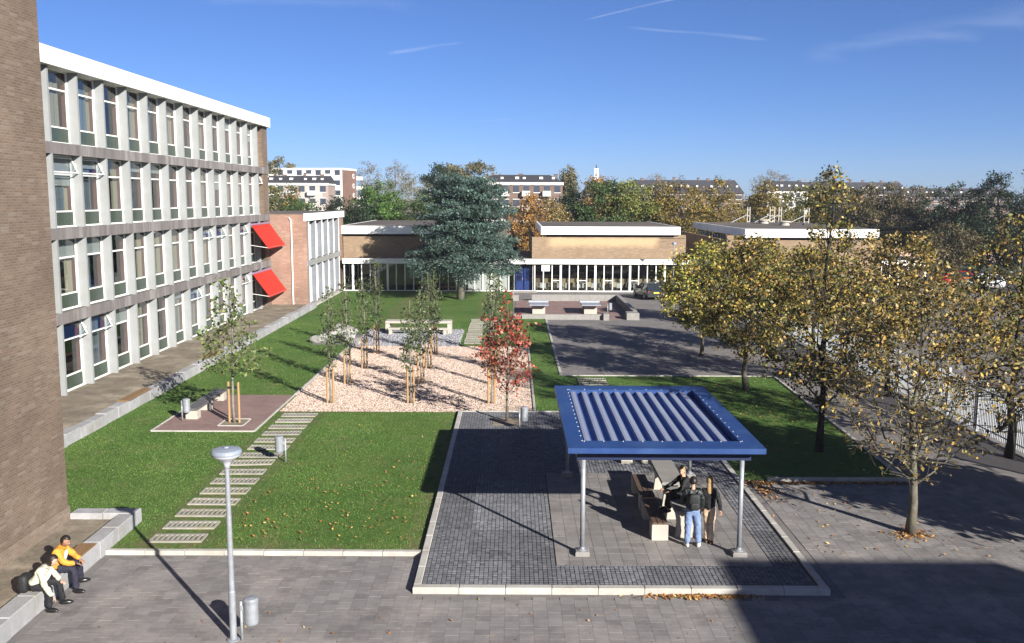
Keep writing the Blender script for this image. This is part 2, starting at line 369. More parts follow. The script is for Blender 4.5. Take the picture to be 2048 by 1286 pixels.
FARLAND = M('far_field', (.045,.062,.022), .95, .45, .05, .6, dirt=(.08,.07,.035))

# ---------------------------------------------------------------- ground sheets
b = MB(); nseg = 48
b.add([(0,300,-.06)]+[(3200*math.cos(2*math.pi*i/nseg), 300+3200*math.sin(2*math.pi*i/nseg), -.06) for i in range(nseg)], [(0,1+i,1+(i+1)%nseg) for i in range(nseg)])
tag(b.build('ground', FARLAND), 'flat green ground reaching to the horizon behind the school', kind='structure')
b = MB(); b.quad((-16,-30,0),(44,-30,0),(44,86.4,0),(-16,86.4,0))
pavement = tag(b.build('pavement', PAVE), 'grey concrete tile paving of the yard', kind='structure')
b = MB(); b.quad((44.0,-10,-.004),(90,-10,-.004),(90,110,-.004),(44.0,110,-.004))
tag(b.build('road', M('asphalt', (.06,.058,.056), .9, .3, 1, 40, .2)), 'dark asphalt parking ground beyond the low wing', kind='structure')

LZ = .05
def sheet(rects, z, name, mat, kind='structure', label=None):
    b = MB()
    for x0,y0,x1,y1 in rects:
        nx = max(1, int((x1-x0)/1.5)); ny = max(1, int((y1-y0)/1.5))
        for i in range(nx):
            for j in range(ny):
                xa, xb = x0+(x1-x0)*i/nx, x0+(x1-x0)*(i+1)/nx; ya, yb = y0+(y1-y0)*j/ny, y0+(y1-y0)*(j+1)/ny
                b.quad((xa,ya,z),(xb,ya,z),(xb,yb,z),(xa,yb,z))
    return tag(b.build(name, mat, fix=False), label, kind=kind)
LAWN1 = [(-15.6,21.7,-2.15,36.6), (-15.6,36.6,2.40,66.2), (-15.9,66.2,.02,85.6)]
LAWN2 = [(7.0,27.7,12.15,36.6), (2.40,36.6,12.15,44.5)]
lawn = sheet(LAWN1+LAWN2, LZ, 'lawn', GRASS, label='mown green lawn of the school yard')
bm_ = MB(); bm_.add([(12.15,27.7,LZ),(12.2,27.7,LZ),(12.78,44.5,LZ),(12.15,44.5,LZ)], [(0,1,2,3)]); bm_.build('lawn_edge', GRASS, lawn)

# grass blades: short tufts so that the lawn has a pile (nobody could count them)
def blades(rects, n, name, hmin=.015, hmax=.035):
    A = np.array([(x1-x0)*(y1-y0) for x0,y0,x1,y1 in rects]); k = rng.choice(len(rects), n, p=A/A.sum())
    Q = np.array(rects)[k]; x = Q[:,0]+rng.random(n)*(Q[:,2]-Q[:,0]); y = Q[:,1]+rng.random(n)*(Q[:,3]-Q[:,1])
    keep = np.ones(n, bool)
    for x0,y0,x1,y1 in HOLES: keep &= ~((x>x0)&(x<x1)&(y>y0)&(y<y1))
    x, y = x[keep], y[keep]; n = len(x); h = rng.uniform(hmin, hmax, n); a = rng.random(n)*6.283; w = rng.uniform(.005,.010,n)
    P = np.stack([x,y,np.full(n,LZ)],1); d = np.stack([np.cos(a),np.sin(a),0*a],1)*w[:,None]
    tip = P+np.stack([rng.normal(size=n)*.014, rng.normal(size=n)*.014, h],1)
    V = np.stack([P-d,P+d,tip],1).reshape(-1,3)
    kp = ~((np.abs(x+8.5) < 1.0) & (rng.random(n) < .6)); x, y, h, a, w, P, d, tip = x[kp], y[kp], h[kp], a[kp], w[kp], P[kp], d[kp], tip[kp]; n = len(x); V = V.reshape(-1,3,3)[kp].reshape(-1,3)
    patch = np.sin(x*.9+np.sin(y*.7)*2)*np.sin(y*.55+np.sin(x*.4)*2)
    c = palette(n, [(.085,.165,.034),(.115,.195,.044),(.155,.19,.065),(.065,.13,.027)], [3,3,1.2,2], .2)*(1+.20*patch[:,None])*np.array([1.15,1.12,1.05])
    return place_raw(raw_mesh(name, V, np.arange(n*3).reshape(n,3), LEAF, c), name)
PADS = [(-9.18, 22.25+.962*k) for k in range(15)]+[(-2.95, 54.3+.962*k) for k in range(12)]+[(3.1, 42.2+.962*k) for k in range(2)]
PW, PD = 1.36, .54
HOLES = [(-13.45,33.35,-9.6,39.75), (-9.55,36.6,.9,53.5), (-9.55,53.4,-3.2,60.2), (-12.0,53.6,-9.5,58.6)]+[(x-.05,y-.04,x+PW+.05,y+PD+.04) for x,y in PADS]
tag(blades([LAWN1[0]], 120000, 'grass'), 'short grass blades of the near lawn between kerb and gravel', 'grass', kind='stuff')
tag(blades([LAWN1[1]]+LAWN2, 110000, 'grass', .02, .045), 'short grass blades of the farther lawn around the gravel bed', 'grass', kind='stuff')

# ---------------------------------------------------------------- 30 cm paving slabs in the front yard
def slab_mesh(w=.297, d=.297, h=.011, mat=SLAB, name='slab'):
    b = MB(); b.cbox(-w/2,-d/2,.004,w/2,d/2,h,.002); return b.mesh(name, mat)
SL = slab_mesh()
cells = []
for i in range(-42, 50):
    for j in range(0, 46):
        x = i*.3; y = 15.2+j*.3+(.15 if i % 2 else 0)
        if x < -9.75 or y > 27.4: continue
        if y > 21.35 and x < 7.25: continue
        if y > 19.2 and -2.4 < x < 7.25: continue
        if abs(x) > .62*y+.5: continue
        cells.append((x, y))
vis = sorted([c for c in cells if c[1] > 16.9 and abs(c[0]) < .556*c[1]], key=lambda c: c[0]**2+c[1]**2)[:300]
vs = set(vis)
for x, y in vis:
    o = inst(SL, 'slab', pavement, (x, y, random.uniform(0,.002))); o.rotation_euler = (random.gauss(0,.002), random.gauss(0,.002), random.gauss(0,.003))
V = []; F = []; C = []
def add_tiles(lst, w, z0, h, base, jit, V, F, C, ch=.002):
    for x, y in lst:
        o = len(V); z = z0+h+random.gauss(0,.0012); a = w/2
        V += [(x-a,y-a,z0),(x+a,y-a,z0),(x+a,y+a,z0),(x-a,y+a,z0),(x-a+ch,y-a+ch,z),(x+a-ch,y-a+ch,z),(x+a-ch,y+a-ch,z),(x-a+ch,y+a-ch,z)]
        F += [(o+4,o+5,o+6,o+7),(o,o+1,o+5,o+4),(o+1,o+2,o+6,o+5),(o+2,o+3,o+7,o+6),(o+3,o,o+4,o+7)]
        k = 1+random.gauss(0,jit); C += [tuple(q*k for q in base)]*5
add_tiles([c for c in cells if c not in vs], .297, .004, .007, (.21,.196,.188), .075, V, F, C)
tag(place_raw(raw_mesh('slab_field', V, F, SLAB_ST, C), 'slab_field', pavement), kind='stuff')
b = MB()
for (x,y) in ((-7.5,17.65),(9.6,24.5)):
    pass

# ---------------------------------------------------------------- terrace of small setts with a slab field under the pavilion
TZ = .14
b = MB(); b.box(-2.02,19.6,.004,6.87,36.42,TZ-.03)
terrace = tag(b.build('terrace', BEDDING), 'raised paved terrace of dark small setts', kind='structure')
SX0,SX1,SY0,SY1 = 1.05, 6.15, 20.75, 28.1
V = []; F = []; C = []; lst = []
st = .105
for i in range(85):
    for j in range(161):
        x = -1.965+i*st; y = 19.66+j*st
        if x > 6.83 or y > 36.38: continue
        if SX0-.02 < x < SX1+.02 and SY0-.02 < y < SY1+.02: continue
        if abs(x+.21) < .55 and abs(y-34.8) < .55: continue
        lst.append((x+random.gauss(0,.002), y+random.gauss(0,.002)))
pan = {}
for x, y in lst:
    key = (int(x/1.05+50), int(y/2.1)); k = pan.setdefault(key, random.gauss(1,.13))
    o = len(V); z = TZ-.012+random.gauss(0,.0015); a = .048
    V += [(x-a,y-a,TZ-.024),(x+a,y-a,TZ-.024),(x+a,y+a,TZ-.024),(x-a,y+a,TZ-.024),(x-a+.006,y-a+.006,z),(x+a-.006,y-a+.006,z),(x+a-.006,y+a-.006,z),(x-a+.006,y+a-.006,z)]
    F += [(o+4,o+5,o+6,o+7),(o,o+1,o+5,o+4),(o+1,o+2,o+6,o+5),(o+2,o+3,o+7,o+6),(o+3,o,o+4,o+7)]
    q = k*(1+random.gauss(0,.16)); C += [(.125*q,.128*q,.138*q)]*5
tag(place_raw(raw_mesh('sett_field', V, F, SETT, C), 'sett_field', terrace), kind='stuff')
SL2 = slab_mesh(.313,.363,.028,name='slab')
rest = []; cnt = 0
for j in range(20):
    for i in range(16):
        x = SX0+.16+i*.319; y = SY0+.18+j*.3675
        if j < 18:
            o = inst(SL2, 'slab', terrace, (x, y, TZ-.038+random.uniform(0,.002))); o.rotation_euler = (random.gauss(0,.003), random.gauss(0,.003), 0)
        else: rest.append((x,y))
b = MB()
for x, y in rest: b.cbox(x-.156,y-.181,TZ-.034,x+.156,y+.181,TZ-.010,.004)
tag(b.build('slab_rest', SLAB, terrace), kind='stuff')
b = MB(); b.cbox(-.76,34.25,TZ-.03,.34,35.35,TZ-.006,.004); b.build('tree_pit', SOIL, terrace)

# ---------------------------------------------------------------- kerbs, each stone a piece of its own
kerb = tag(bpy.data.objects.new('kerb', None), 'pale concrete kerbs along lawn, terrace and paving', kind='structure'); COL.objects.link(kerb)
def kerb_line(x0, y0, x1, y1, w, z0, z1, step=1.0, mat=KERB, name='kerb_stone'):
    L = math.hypot(x1-x0, y1-y0); n = max(1, round(L/step)); s = L/n; a = math.atan2(y1-y0, x1-x0)
    b = MB(); b.cbox(-s/2+.006, -w/2, 0, s/2-.006, w/2, z1-z0, .012); me = b.mesh(name, mat)
    for i in range(n):
        t = (i+.5)/n; inst(me, name, kerb, (x0+(x1-x0)*t, y0+(y1-y0)*t, z0+random.gauss(0,.002)), a+random.gauss(0,.002))
kerb_line(-9.95,21.65,-2.2,21.65,.15,.0,.115)
kerb_line(-2.2,19.5,7.05,19.5,.19,.0,TZ+.012)                 # terrace front
kerb_line(-2.11,19.6,-2.11,36.6,.17,.0,TZ+.010); kerb_line(6.96,19.6,6.96,36.5,.17,.0,TZ+.010)
kerb_line(-2.0,36.5,6.87,36.5,.12,.0,TZ+.006)
kerb_line(7.9,27.7,12.2,27.7,.14,.0,.13)
kerb_line(12.2,27.6,12.8,44.5,.12,.0,.10)
kerb_line(2.4,44.5,12.8,44.5,.13,.0,.085); kerb_line(2.37,44.6,2.37,66.0,.13,.0,.085)
kerb_line(-9.56,39.8,-9.56,53.4,.12,.02,.115,1.0); kerb_line(.9,36.65,.9,53.4,.10,.02,.105)
kerb_line(0,78.6,0,85.9,.12,.0,.08)

# ---------------------------------------------------------------- stepping pads: concrete grid pads with grass in the slots
path = tag(bpy.data.objects.new('path', None), 'stepping pads laid in the grass', kind='structure'); COL.objects.link(path)
def pad_mesh():
    b = MB(); w, d, h = PW, PD, .045
    b.cbox(0,0,0,w,.10,h,.008); b.cbox(0,d-.10,0,w,d,h,.008)
    for k in range(11):
        x = k*(w-.055)/10; b.box(x,.1001,0,x+.055,d-.1001,h-.003)
    return b.mesh('stepping_pad', M('pad_concrete', (.34,.32,.28), .9, .3, 4, 50, .3, rand=.1, dirt=(.23,.22,.14)))
PM = pad_mesh()
for x, y in PADS:
    o = inst(PM, 'stepping_pad', path, (x+random.gauss(0,.015), y+random.gauss(0,.012), LZ-.005)); o.rotation_euler = (random.gauss(0,.006), random.gauss(0,.006), random.gauss(0,.008))

# ---------------------------------------------------------------- patio with red clinkers
b = MB(); b.box(-13.4,33.4,.03,-9.66,39.7,LZ+.022)
patio = tag(b.build('patio', PAVER_RED), 'small patio of reddish clinker paving with pale edging', kind='structure')
for (x0,y0,x1,y1) in ((-13.43,33.37,-9.63,33.37),(-13.43,33.4,-13.43,39.7),(-9.6,33.37,-9.6,39.72)):
    kerb_line(x0,y0,x1,y1,.085,.02,LZ+.045,1.0)
b = MB(); b.box(-11.15,34.2,.05,-10.3,35.2,LZ+.030); b.build('tree_pit', SOIL, patio)
PF = [(-11.2,34.15,-10.25,34.15),(-11.2,35.25,-10.25,35.25),(-11.2,34.2,-11.2,35.2),(-10.25,34.2,-10.25,35.2)]
for q in PF: kerb_line(*q,.07,.04,LZ+.05,1.0)

# ---------------------------------------------------------------- gravel bed: sheet plus loose pebbles
gravel_sheet = sheet([(-9.5,36.62,.84,53.4)], LZ+.008, 'gravel_bed', GRAVEL, label='pinkish gravel bed with staked saplings')
def pebbles(n, x0,y0,x1,y1, smin, smax, cols, w, name, z):
    x = rng.uniform(x0,x1,n); y = rng.uniform(y0,y1,n); s = rng.uniform(smin,smax,n)
    O = np.array([(1,0,0),(0,1,0),(-1,0,0),(0,-1,0),(0,0,1)], float)
    T = np.array([(0,1,4),(1,2,4),(2,3,4),(3,0,4)])
    a = rng.random(n)*6.28; ca, sa = np.cos(a), np.sin(a)
    D = O[None]*(1+rng.normal(size=(n,5,1))*.22)*s[:,None,None]; D[:,:,2] *= .75
    X = D[:,:,0]*ca[:,None]-D[:,:,1]*sa[:,None]; Y = D[:,:,0]*sa[:,None]+D[:,:,1]*ca[:,None]
    V = np.stack([X+x[:,None], Y+y[:,None], D[:,:,2]+z],2).reshape(-1,3)
    F = (T[None]+5*np.arange(n)[:,None,None]).reshape(-1,3)
    return place_raw(raw_mesh(name, V, F, PEBBLE, np.repeat(palette(n, cols, w, .16), 4, 0)), name)
tag(pebbles(72000,-9.46,36.66,.82,53.36,.018,.040,[(.40,.305,.245),(.46,.36,.295),(.36,.27,.215),(.50,.43,.37),(.30,.225,.18)],[4,3,2,1,1],'gravel',LZ+.006),'loose pinkish gravel stones in the sapling bed','gravel',kind='stuff')
sheet([(-9.5,53.42,-3.2,60.1),(-11.9,53.8,-9.52,58.4)], LZ+.006, 'cobble_bed', M('cobble_bed_soil', (.20,.195,.19), .95,.3,3,30), label='grey cobbled patch behind the gravel')
tag(pebbles(9000,-9.46,53.45,-3.22,60.05,.06,.11,[(.19,.19,.205),(.25,.25,.265),(.14,.14,.15)],[3,2,2],'cobbles',LZ),'grey cobblestones of the patch under the concrete bench','cobbles',kind='stuff')
# ---------------------------------------------------------------- brick stair wing at the left edge
wing = thing('brick_wing', (-15,14,0), 'tall windowless brown brick wing filling the left edge', 'building')
MB().box(-19.3,-4,.0,-11.7,23.4,17.5).build('wall', BRICK_Y, wing)
MB().box(-19.35,-4.05,.0,-11.665,23.43,.62).build('plinth', brick_mat('brick_plinth', (.24,.175,.13), (.20,.14,.10), (.25,.215,.18), 'y','z', var=.35), wing)
MB().box(-19.4,-4.1,17.5,-11.6,23.5,17.9).build('roof_edge', WHITE, wing)
tower = thing('stair_tower', (23.9,-8,0), 'brick tower outside the frame whose shadow fills the lower right corner', 'building')
MB().box(20.42,-18,0,27.35,-.12,11).build('wall', BRICK_Y, tower); MB().box(20.46,-17.95,11,27.3,-.2,11.02).build('roof', ROOFING, tower)

# ---------------------------------------------------------------- four-storey classroom wing
school = thing('school_wing', (-25,54,0), 'four-storey classroom wing with pale concrete fins and white roof band', 'building')
FX, WX = -19.0, -19.45                      # front of fins, window plane
BAY, Y0, NB = 2.58, 38.5, 13
ZB = [.25+3.557*k for k in range(4)]; ZT = [3.33+3.557*k for k in range(4)]; ZT[3] = 14.0
YA, YE = 33.4, 72.4
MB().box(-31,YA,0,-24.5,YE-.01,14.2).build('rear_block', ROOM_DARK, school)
MB().box(-31,YE-.01,0,-19.05,YE,14.0).build('end_wall', BRICK_X, school)
MB().box(WX-.02,71.0,.25,FX-.06,YE-.012,14.0).build('corner_pier', BRICK_Y, school)
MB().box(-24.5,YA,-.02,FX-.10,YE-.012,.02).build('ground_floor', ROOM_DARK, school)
MB().box(WX-.1,YA,.02,FX-.08,71.0,.25).build('plinth', M('plinth_grey', (.16,.155,.15), .9,.3,3,40,.3), school)
for k in range(1,4):                       # floor slabs behind the belts, and belts in bay-long pieces
    MB().box(-24.5,YA,ZT[k-1]+.02,FX-.12,YE-.014,ZB[k]-.02).build('floor_slab', ROOM, school)
b = MB(); b.box(FX-.12,-BAY/2+.006,0,FX,BAY/2-.006,ZB[1]-ZT[0]); bm_belt = b.mesh('belt_panel', BELT)
for k in range(3):
    for i in range(-1, NB):
        inst(bm_belt, 'belt_panel', school, (0, Y0+i*BAY+BAY/2-.06, ZT[k]))
    MB().box(FX-.12, Y0+NB*BAY-.05, ZT[k], FX-.003, YE-.013, ZB[k+1]).build('belt_panel', BELT, school)
MB().box(-31,YA,14.0,-18.80,YE+.12,14.72).build('roof_band', WHITE, school)
MB().box(-30.9,YA+.1,14.72,-18.86,YE+.06,14.76).build('roof_edge', M('zinc', (.5,.5,.5), .5,.2,3,30,metal=.5), school)
fin_me = {}
for k in range(4):
    b = MB(); b.box(WX+.003,-.07,0,FX,.07,ZT[k]-ZB[k]); fin_me[k] = b.mesh('fin', FIN)
def win_meshes(w, h, tr=.82, lo=.68):
    """frame in a plane of constant X; y 0..w, z 0..h"""
    f = MB(); t = .065; d = .07
    f.box(-d,0,0,0,t,h); f.box(-d,w-t,0,0,w,h)
    for z0, z1 in ((0,.07),(lo-.03,lo+.035),(h-tr-.035,h-tr+.035),(h-.06,h)): f.box(-d+.003,t,z0,-.003,w-t,z1)
    f.box(-d+.006,t,lo+.035,-.006,t+.05,h-tr-.035); f.box(-d+.006,w-t-.05,lo+.035,-.006,w-t,h-tr-.035)
    f.box(-d,-.0,-.0,.06,w,.05)            # sill
    pu = MB().quad((-.04,t,h-tr),(-.04,w-t,h-tr),(-.04,w-t,h-.05),(-.04,t,h-.05))
    pm = MB().quad((-.04,t,lo),(-.04,w-t,lo),(-.04,w-t,h-tr),(-.04,t,h-tr))
    pn = MB().box(-.05,t,.06,-.03,w-t,lo-.02)
    rv = MB().box(-.24,w-.14,0,-.09,w-.02,h)
    return f.mesh('window', FRAME), pu.mesh('pane', GLASS), pm.mesh('pane', GLASS), pn.mesh('panel', GREEN_P), rv.mesh('reveal', REVEAL)
def hopper_mesh(w, tr=.82):                # tilting top light swung out at the bottom, with stay arms
    b = MB(); t = .05
    for q in ((0,0,w,t),(0,tr-.09-t,w,tr-.09),(0,t,t,tr-.09-t),(w-t,t,w,tr-.09-t)): b.box(-.02,q[0],q[1],.02,q[2],q[3])
    return b.mesh('top_light', FRAME)
def curtain_mesh(w, h, mat):
    b = MB(); n = 14; pts = [(-.06+.02*math.sin(i*2.1), w*i/n) for i in range(n+1)]
    for i in range(n): b.quad((pts[i][0],pts[i][1],.1),(pts[i+1][0],pts[i+1][1],.1),(pts[i+1][0],pts[i+1][1],h-.1),(pts[i][0],pts[i][1],h-.1))
    return b.mesh('curtain', mat, fix=False)
WWID = BAY-.14
wm = {k: win_meshes(WWID, ZT[k]-ZB[k]) for k in range(4)}
hop = hopper_mesh(WWID-.13); HP = MB().quad((0,.05,.05),(0,WWID-.18,.05),(0,WWID-.18,.68),(0,.05,.68)).mesh('pane', GLASS)
arm = MB().tube([(0,0,0),(.26,0,-.30)],.014,6).tube([(0,0,-.62),(.26,0,-.30)],.014,6).mesh('stay_arm', FRAME)
cur = {(fr,mt): curtain_mesh(WWID*fr, 3.0, CURTAIN if mt == 0 else CREAM) for fr in (.3,.5,.62,.7) for mt in (0,1)}
blind = {q: MB().box(0,.12,0,.012,WWID-.12,q-.06).mesh('blind', M('blind_%d'%int(q*10), (.42,.41,.37), .8,.1,1,8)) for q in (.5,.9,1.3)}
open_set = {(0,2),(1,2),(0,0),(1,0),(6,0),(7,1),(8,1),(10,1),(11,1),(10,0),(11,0),(12,2)}
random.seed(11)
for k in range(4):
    for i in range(NB):
        y = Y0+i*BAY
        inst(fin_me[k], 'fin', school, (0, y, ZB[k]))
        if i == NB-1 and y+BAY > 71.2: pass
        F_, PU, PMn, PN, RV = wm[k]
        w = inst(F_, 'window', school, (WX+.05, y+.07, ZB[k]))
        if i == NB-1: w.scale.y = (71.0-y-.07)/WWID
        if (i,k) in open_set:
            h_ = ZT[k]-ZB[k]; tl = inst(hop, 'top_light', w, (.02,.065,h_-.76), world=False); tl.rotation_euler.y = -R(24); tl.location.x = .30
            inst(HP, 'pane', w, (.30,.065,h_-.76), world=False).rotation_euler.y = -R(24)
            inst(arm, 'stay_arm', w, (.0,WWID-.10,h_-.14), world=False)
        else: inst(PU, 'pane', w, (0,0,0), world=False)
        inst(PMn, 'pane', w, (0,0,0), world=False); inst(PN, 'panel', w, (0,0,0), world=False); inst(RV, 'reveal', w, (0,0,0), world=False)
        m1 = 0 if random.random() < .8 else 1
        if random.random() < .3: bl = random.choice((.5,.9,1.3)); inst(blind[bl], 'blind', w, (-.10,0,ZT[k]-ZB[k]-bl), world=False)
        (inst(cur[(random.choice((.3,.5,.62,.7,.7)), m1)], 'curtain', w, (-.1,.2,0), world=False) if random.random() < .85 else None)
        if random.random() < .45: inst(cur[(.3,1)], 'curtain', w, (-.16,WWID*.66,0), world=False)
    inst(fin_me[k], 'fin', school, (0, Y0-BAY, ZB[k]))
# red drop-arm awnings over the last two bays
def awning(z, label, y0=66.85, y1=71.95):
    t = thing('awning', (-18.9,(y0+y1)/2,z), label, 'awning', 'red awnings on the classroom wing')
    dz = 1.62; dx = 1.16; b = MB(); n = 6
    for i in range(n):
        a0, a1 = i/n, (i+1)/n; s = lambda a: -.03*math.sin(math.pi*a)
        b.quad((-18.93+dx*a0,y0,z-dz*a0+s(a0)),(-18.93+dx*a0,y1,z-dz*a0+s(a0)),(-18.93+dx*a1,y1,z-dz*a1+s(a1)),(-18.93+dx*a1,y0,z-dz*a1+s(a1)))
    b.quad((-18.93+dx,y0,z-dz),(-18.93+dx,y1,z-dz),(-18.93+dx,y1,z-dz-.10),(-18.93+dx,y0,z-dz-.10))
    b.build('canvas', RED, t, fix=False)
    MB().box(-18.99,y0-.03,z-.02,-18.86,y1+.03,z+.10).build('roller_box', M('awning_box', (.30,.20,.30), .5), t)
    MB().tube([(-18.93+dx,y0-.02,z-dz-.02),(-18.93+dx,y1+.02,z-dz-.02)],.03,8).build('front_bar', M('awning_bar', (.55,.10,.08), .4), t)
    for y in (y0+.02, y1-.02): MB().tube([(-19.0,y,z-dz+.16),(-18.93+dx,y,z-dz-.02)],.02,6).build('arm', FRAME, t)
awning(6.68, 'upper red sloping awning at the far end of the classroom wing')
awning(3.14, 'lower red sloping awning at the far end of the classroom wing')

# ---------------------------------------------------------------- two-storey link block behind the awnings
linkb = thing('link_block', (-21,79,0), 'two-storey pinkish brick link block with white roof band and fins', 'building')
LX = -16.18
MB().box(-24.4,72.405,0,LX-.003,72.7,7.34).build('gable_wall', BRICK_X, linkb)
MB().box(-24.4,72.7,0,-20.5,88.0,7.3).build('rear_wall', ROOM_DARK, linkb)
MB().box(LX-.5,86.45,0,LX+.005,88.0,7.3).build('end_pier', brick_mat('brick_pink_side', (.33,.19,.135),(.27,.15,.105),(.34,.28,.23),'y','z'), linkb)
MB().box(-24.4,72.5,7.345,LX-.1,88.1,7.40).build('roof', ROOFING, linkb)
MB().box(LX-.2,72.39,6.84,LX+.10,88.2,7.42).build('roof_band', WHITE, linkb)
MB().box(-20.5,72.7,3.27,LX-.06,86.45,3.7).build('floor_slab', ROOM, linkb)
FIN2 = M('precast_grey', (.17,.18,.20), .85, .2, 1.5, 60, .25)
CREAMP = M('partition_cream', (.42,.33,.19), .8,.15,1,8)
LBELT = M('precast_pale', (.30,.30,.29), .85, .3, 2, 40, .3)
for i in range(5): MB().box(LX-.055,72.402+i*2.81,3.27,LX+.012,72.402+(i+1)*2.81-.012,3.72).build('belt_panel', LBELT, linkb)
MB().box(LX-.4,72.71,0,LX+.03,86.45,.22).build('plinth', CONC, linkb)
for z0, z1 in ((.22,3.27),(3.72,6.84)):
    f2 = MB().box(LX-.40,-.09,0,LX-.02,.09,z1-z0).mesh('fin', FIN2); e2 = MB().box(LX-.02,-.10,0,LX+.01,.10,z1-z0).mesh('fin_edge', FRAME); ms = win_meshes(2.3, z1-z0, .7, .62)
    for i in range(6):
        y = 73.3+i*2.5; 
        inst(e2, 'fin_edge', inst(f2, 'fin', linkb, (0,y,z0)), (0,0,0), world=False)
        if i < 5:
            w = inst(ms[0], 'window', linkb, (LX-.4,y+.1,z0))
            for mm in ms[1:4]: inst(mm, 'panel' if mm is ms[3] else 'pane', w, (0,0,0), world=False)
            inst(cur[(.7, 0)], 'curtain', w, (-.1,.15,0), world=False)
b = MB(); b.tube([(-17.35,72.33,.3),(-17.35,72.33,6.85),(-17.5,72.33,7.1)],.055,8)
dp = tag(b.build('downpipe', FRAME, linkb)); 
for z in (1.5,3.6,5.6): MB().box(-17.43,72.31,z,-17.27,72.40,z+.04).build('bracket', GALV, dp)

# ---------------------------------------------------------------- low glazed front building with three halls behind
low = thing('low_wing', (8,92,0), 'long low glazed school wing with white canopy and tan brick halls', 'building')
GY = 85.9; CZ0, CZ1 = 2.60, 3.06
XA, XB = -15.86, 38.2
for i in range(14):
    x0 = XA+(XB-XA)*i/14; x1 = XA+(XB-XA)*(i+1)/14-.008
    MB().box(x0,GY-.35,CZ0,x1,GY+.1,CZ1).build('canopy_band', WHITE, low)
MB().box(XA,GY+.1,CZ0+.02,XB,100,CZ1-.06).build('canopy_roof', ROOFING, low)
MB().box(XA,GY-.05,0,XB,GY+.12,.10).build('base_rail', FRAME, low)
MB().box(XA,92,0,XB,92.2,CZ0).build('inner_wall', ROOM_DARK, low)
MB().box(XA,GY+.12,.0,XB,92,.03).build('inner_floor', M('inner_floor_tile', (.16,.10,.075), .5,.2), low)
MB().box(XB-.02,GY-.3,0,XB+.28,96,CZ1+.1).build('end_wall', FRAME, low)
mul = MB().box(-.04,-.06,.1,.04,.08,CZ0).mesh('mullion', FRAME); mulw = MB().box(-.09,-.08,.1,.09,.10,CZ0).mesh('column', WHITE)
SP = .808; x = -15.75; i = 0; door_x0 = .12; door_x1 = 1.84
xs = []
while x < 37.5:
    xs.append(x); x += SP; i += 1
for i, x in enumerate(xs):
    if door_x0+.2 < x < door_x1-.2: continue
    big = (i % 4 == 1)
    inst(mulw if big else mul, 'column' if big else 'mullion', low, (x, GY, 0))
pn = MB().box(.045,-.006,.1,SP-.045,.006,CZ0).mesh('pane', GLASS_D)
for i, x in enumerate(xs[:-1]):
    if door_x0-.5 < x < door_x1-.2: continue
    inst(pn, 'pane', low, (x, GY+.02, 0))
tr_ = MB().box(.045,-.035,1.02,SP-.045,.045,1.08).mesh('rail', FRAME)
for i, x in enumerate(xs[:-1]):
    if x > 2 and i % 3 == 0: inst(tr_, 'rail', low, (x, GY, 0))
DOORB = M('door_blue', (.012,.03,.13), .4, .2)
for x0 in (.22, 1.05):
    d = MB().box(x0,GY+.55,.05,x0+.74,GY+.60,2.3); dd = d.build('door', DOORB, low)
    MB().box(x0+.14,GY+.535,.95,x0+.60,GY+.549,2.15).build('door_pane', GLASS_D, dd); MB().box(x0+.64,GY+.50,1.0,x0+.68,GY+.549,1.3).build('handle', GALV, dd)
MB().box(.08,GY+.1,.03,.14,GY+.6,CZ0).build('door_jamb', FRAME, low); MB().box(1.84,GY+.1,.03,1.90,GY+.6,CZ0).build('door_jamb', FRAME, low)
MB().box(-.2,84.9,.004,2.2,85.5,.10).build('door_step', CONC, low)
MB().box(2.66,GY-.10,1.93,3.42,GY-.06,2.50).build('notice_panel', WHITE, low)
MB().box(-4.2,GY+.06,.12,-.4,GY+.10,1.7).build('white_screen', WHITE, low)
def hall(x0, x1, yf, yb, fx0, fx1, name, front=BRICK_H, zf=6.03, zb=5.28, side_mat=None):
    """brick hall rising behind the canopy; roof slab with white fascia overhanging the front"""
    MB().box(x0,yf,CZ1-.1,x1,yf+.3,zb-.25).build(name+'_wall', front, low)
    MB().box(x0,yf+.3,CZ1-.1,x0+.3,yb,zb-.25).build(name+'_side', BRICK_H_Y, low)
    MB().box(x1-.3,yf+.3,CZ1-.1,x1,yb,zb-.25).build(name+'_side', BRICK_H_Y, low)
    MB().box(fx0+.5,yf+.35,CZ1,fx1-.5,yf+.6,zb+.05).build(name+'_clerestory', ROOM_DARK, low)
    n = max(2, round((fx1-fx0)/3.2))
    for i in range(n):
        a = fx0+(fx1-fx0)*i/n; b_ = fx0+(fx1-fx0)*(i+1)/n
        MB().box(a,yf-.42,zb,b_-.006,yf-.22,zf).build(name+'_fascia', WHITE, low)
    MB().box(fx0,yf-.22,zb+.03,fx0+.15,yb+.2,zf).build(name+'_fascia', WHITE, low); MB().box(fx1-.15,yf-.22,zb+.03,fx1,yb+.2,zf).build(name+'_fascia', WHITE, low)
    MB().box(fx0+.15,yf-.22,zb+.04,fx1-.15,yb+.2,zf-.02).build(name+'_roof', ROOFING, low)
hall(-16.1,-2.6,87.5,110,-16.4,-2.4,'west_hall')
hall(1.79,16.35,87.5,106.5,2.62,15.75,'middle_hall',BRICK_HM)
MB().prism([(13.9,4.95),(14.9,4.95),(15.6,5.26),(16.30,5.26),(16.30,5.03),(13.9,5.03)][:4]+[(16.30,4.95)],'y',87.42,87.49).build('raised_parapet', BRICK_H, low)
MB().box(15.76,87.49,4.9,16.33,87.8,5.26).build('raised_parapet', BRICK_H, low)
hall(18.9,33.0,82.6,106,20.6,32.5,'east_hall')
MB().box(18.9,82.55,0,33,82.65,CZ1+.2).build('east_lower_wall', BRICK_H, low)
MB().box(19.0,82.2,2.9,19.6,82.7,5.45).build('chimney', BRICK_H, low)
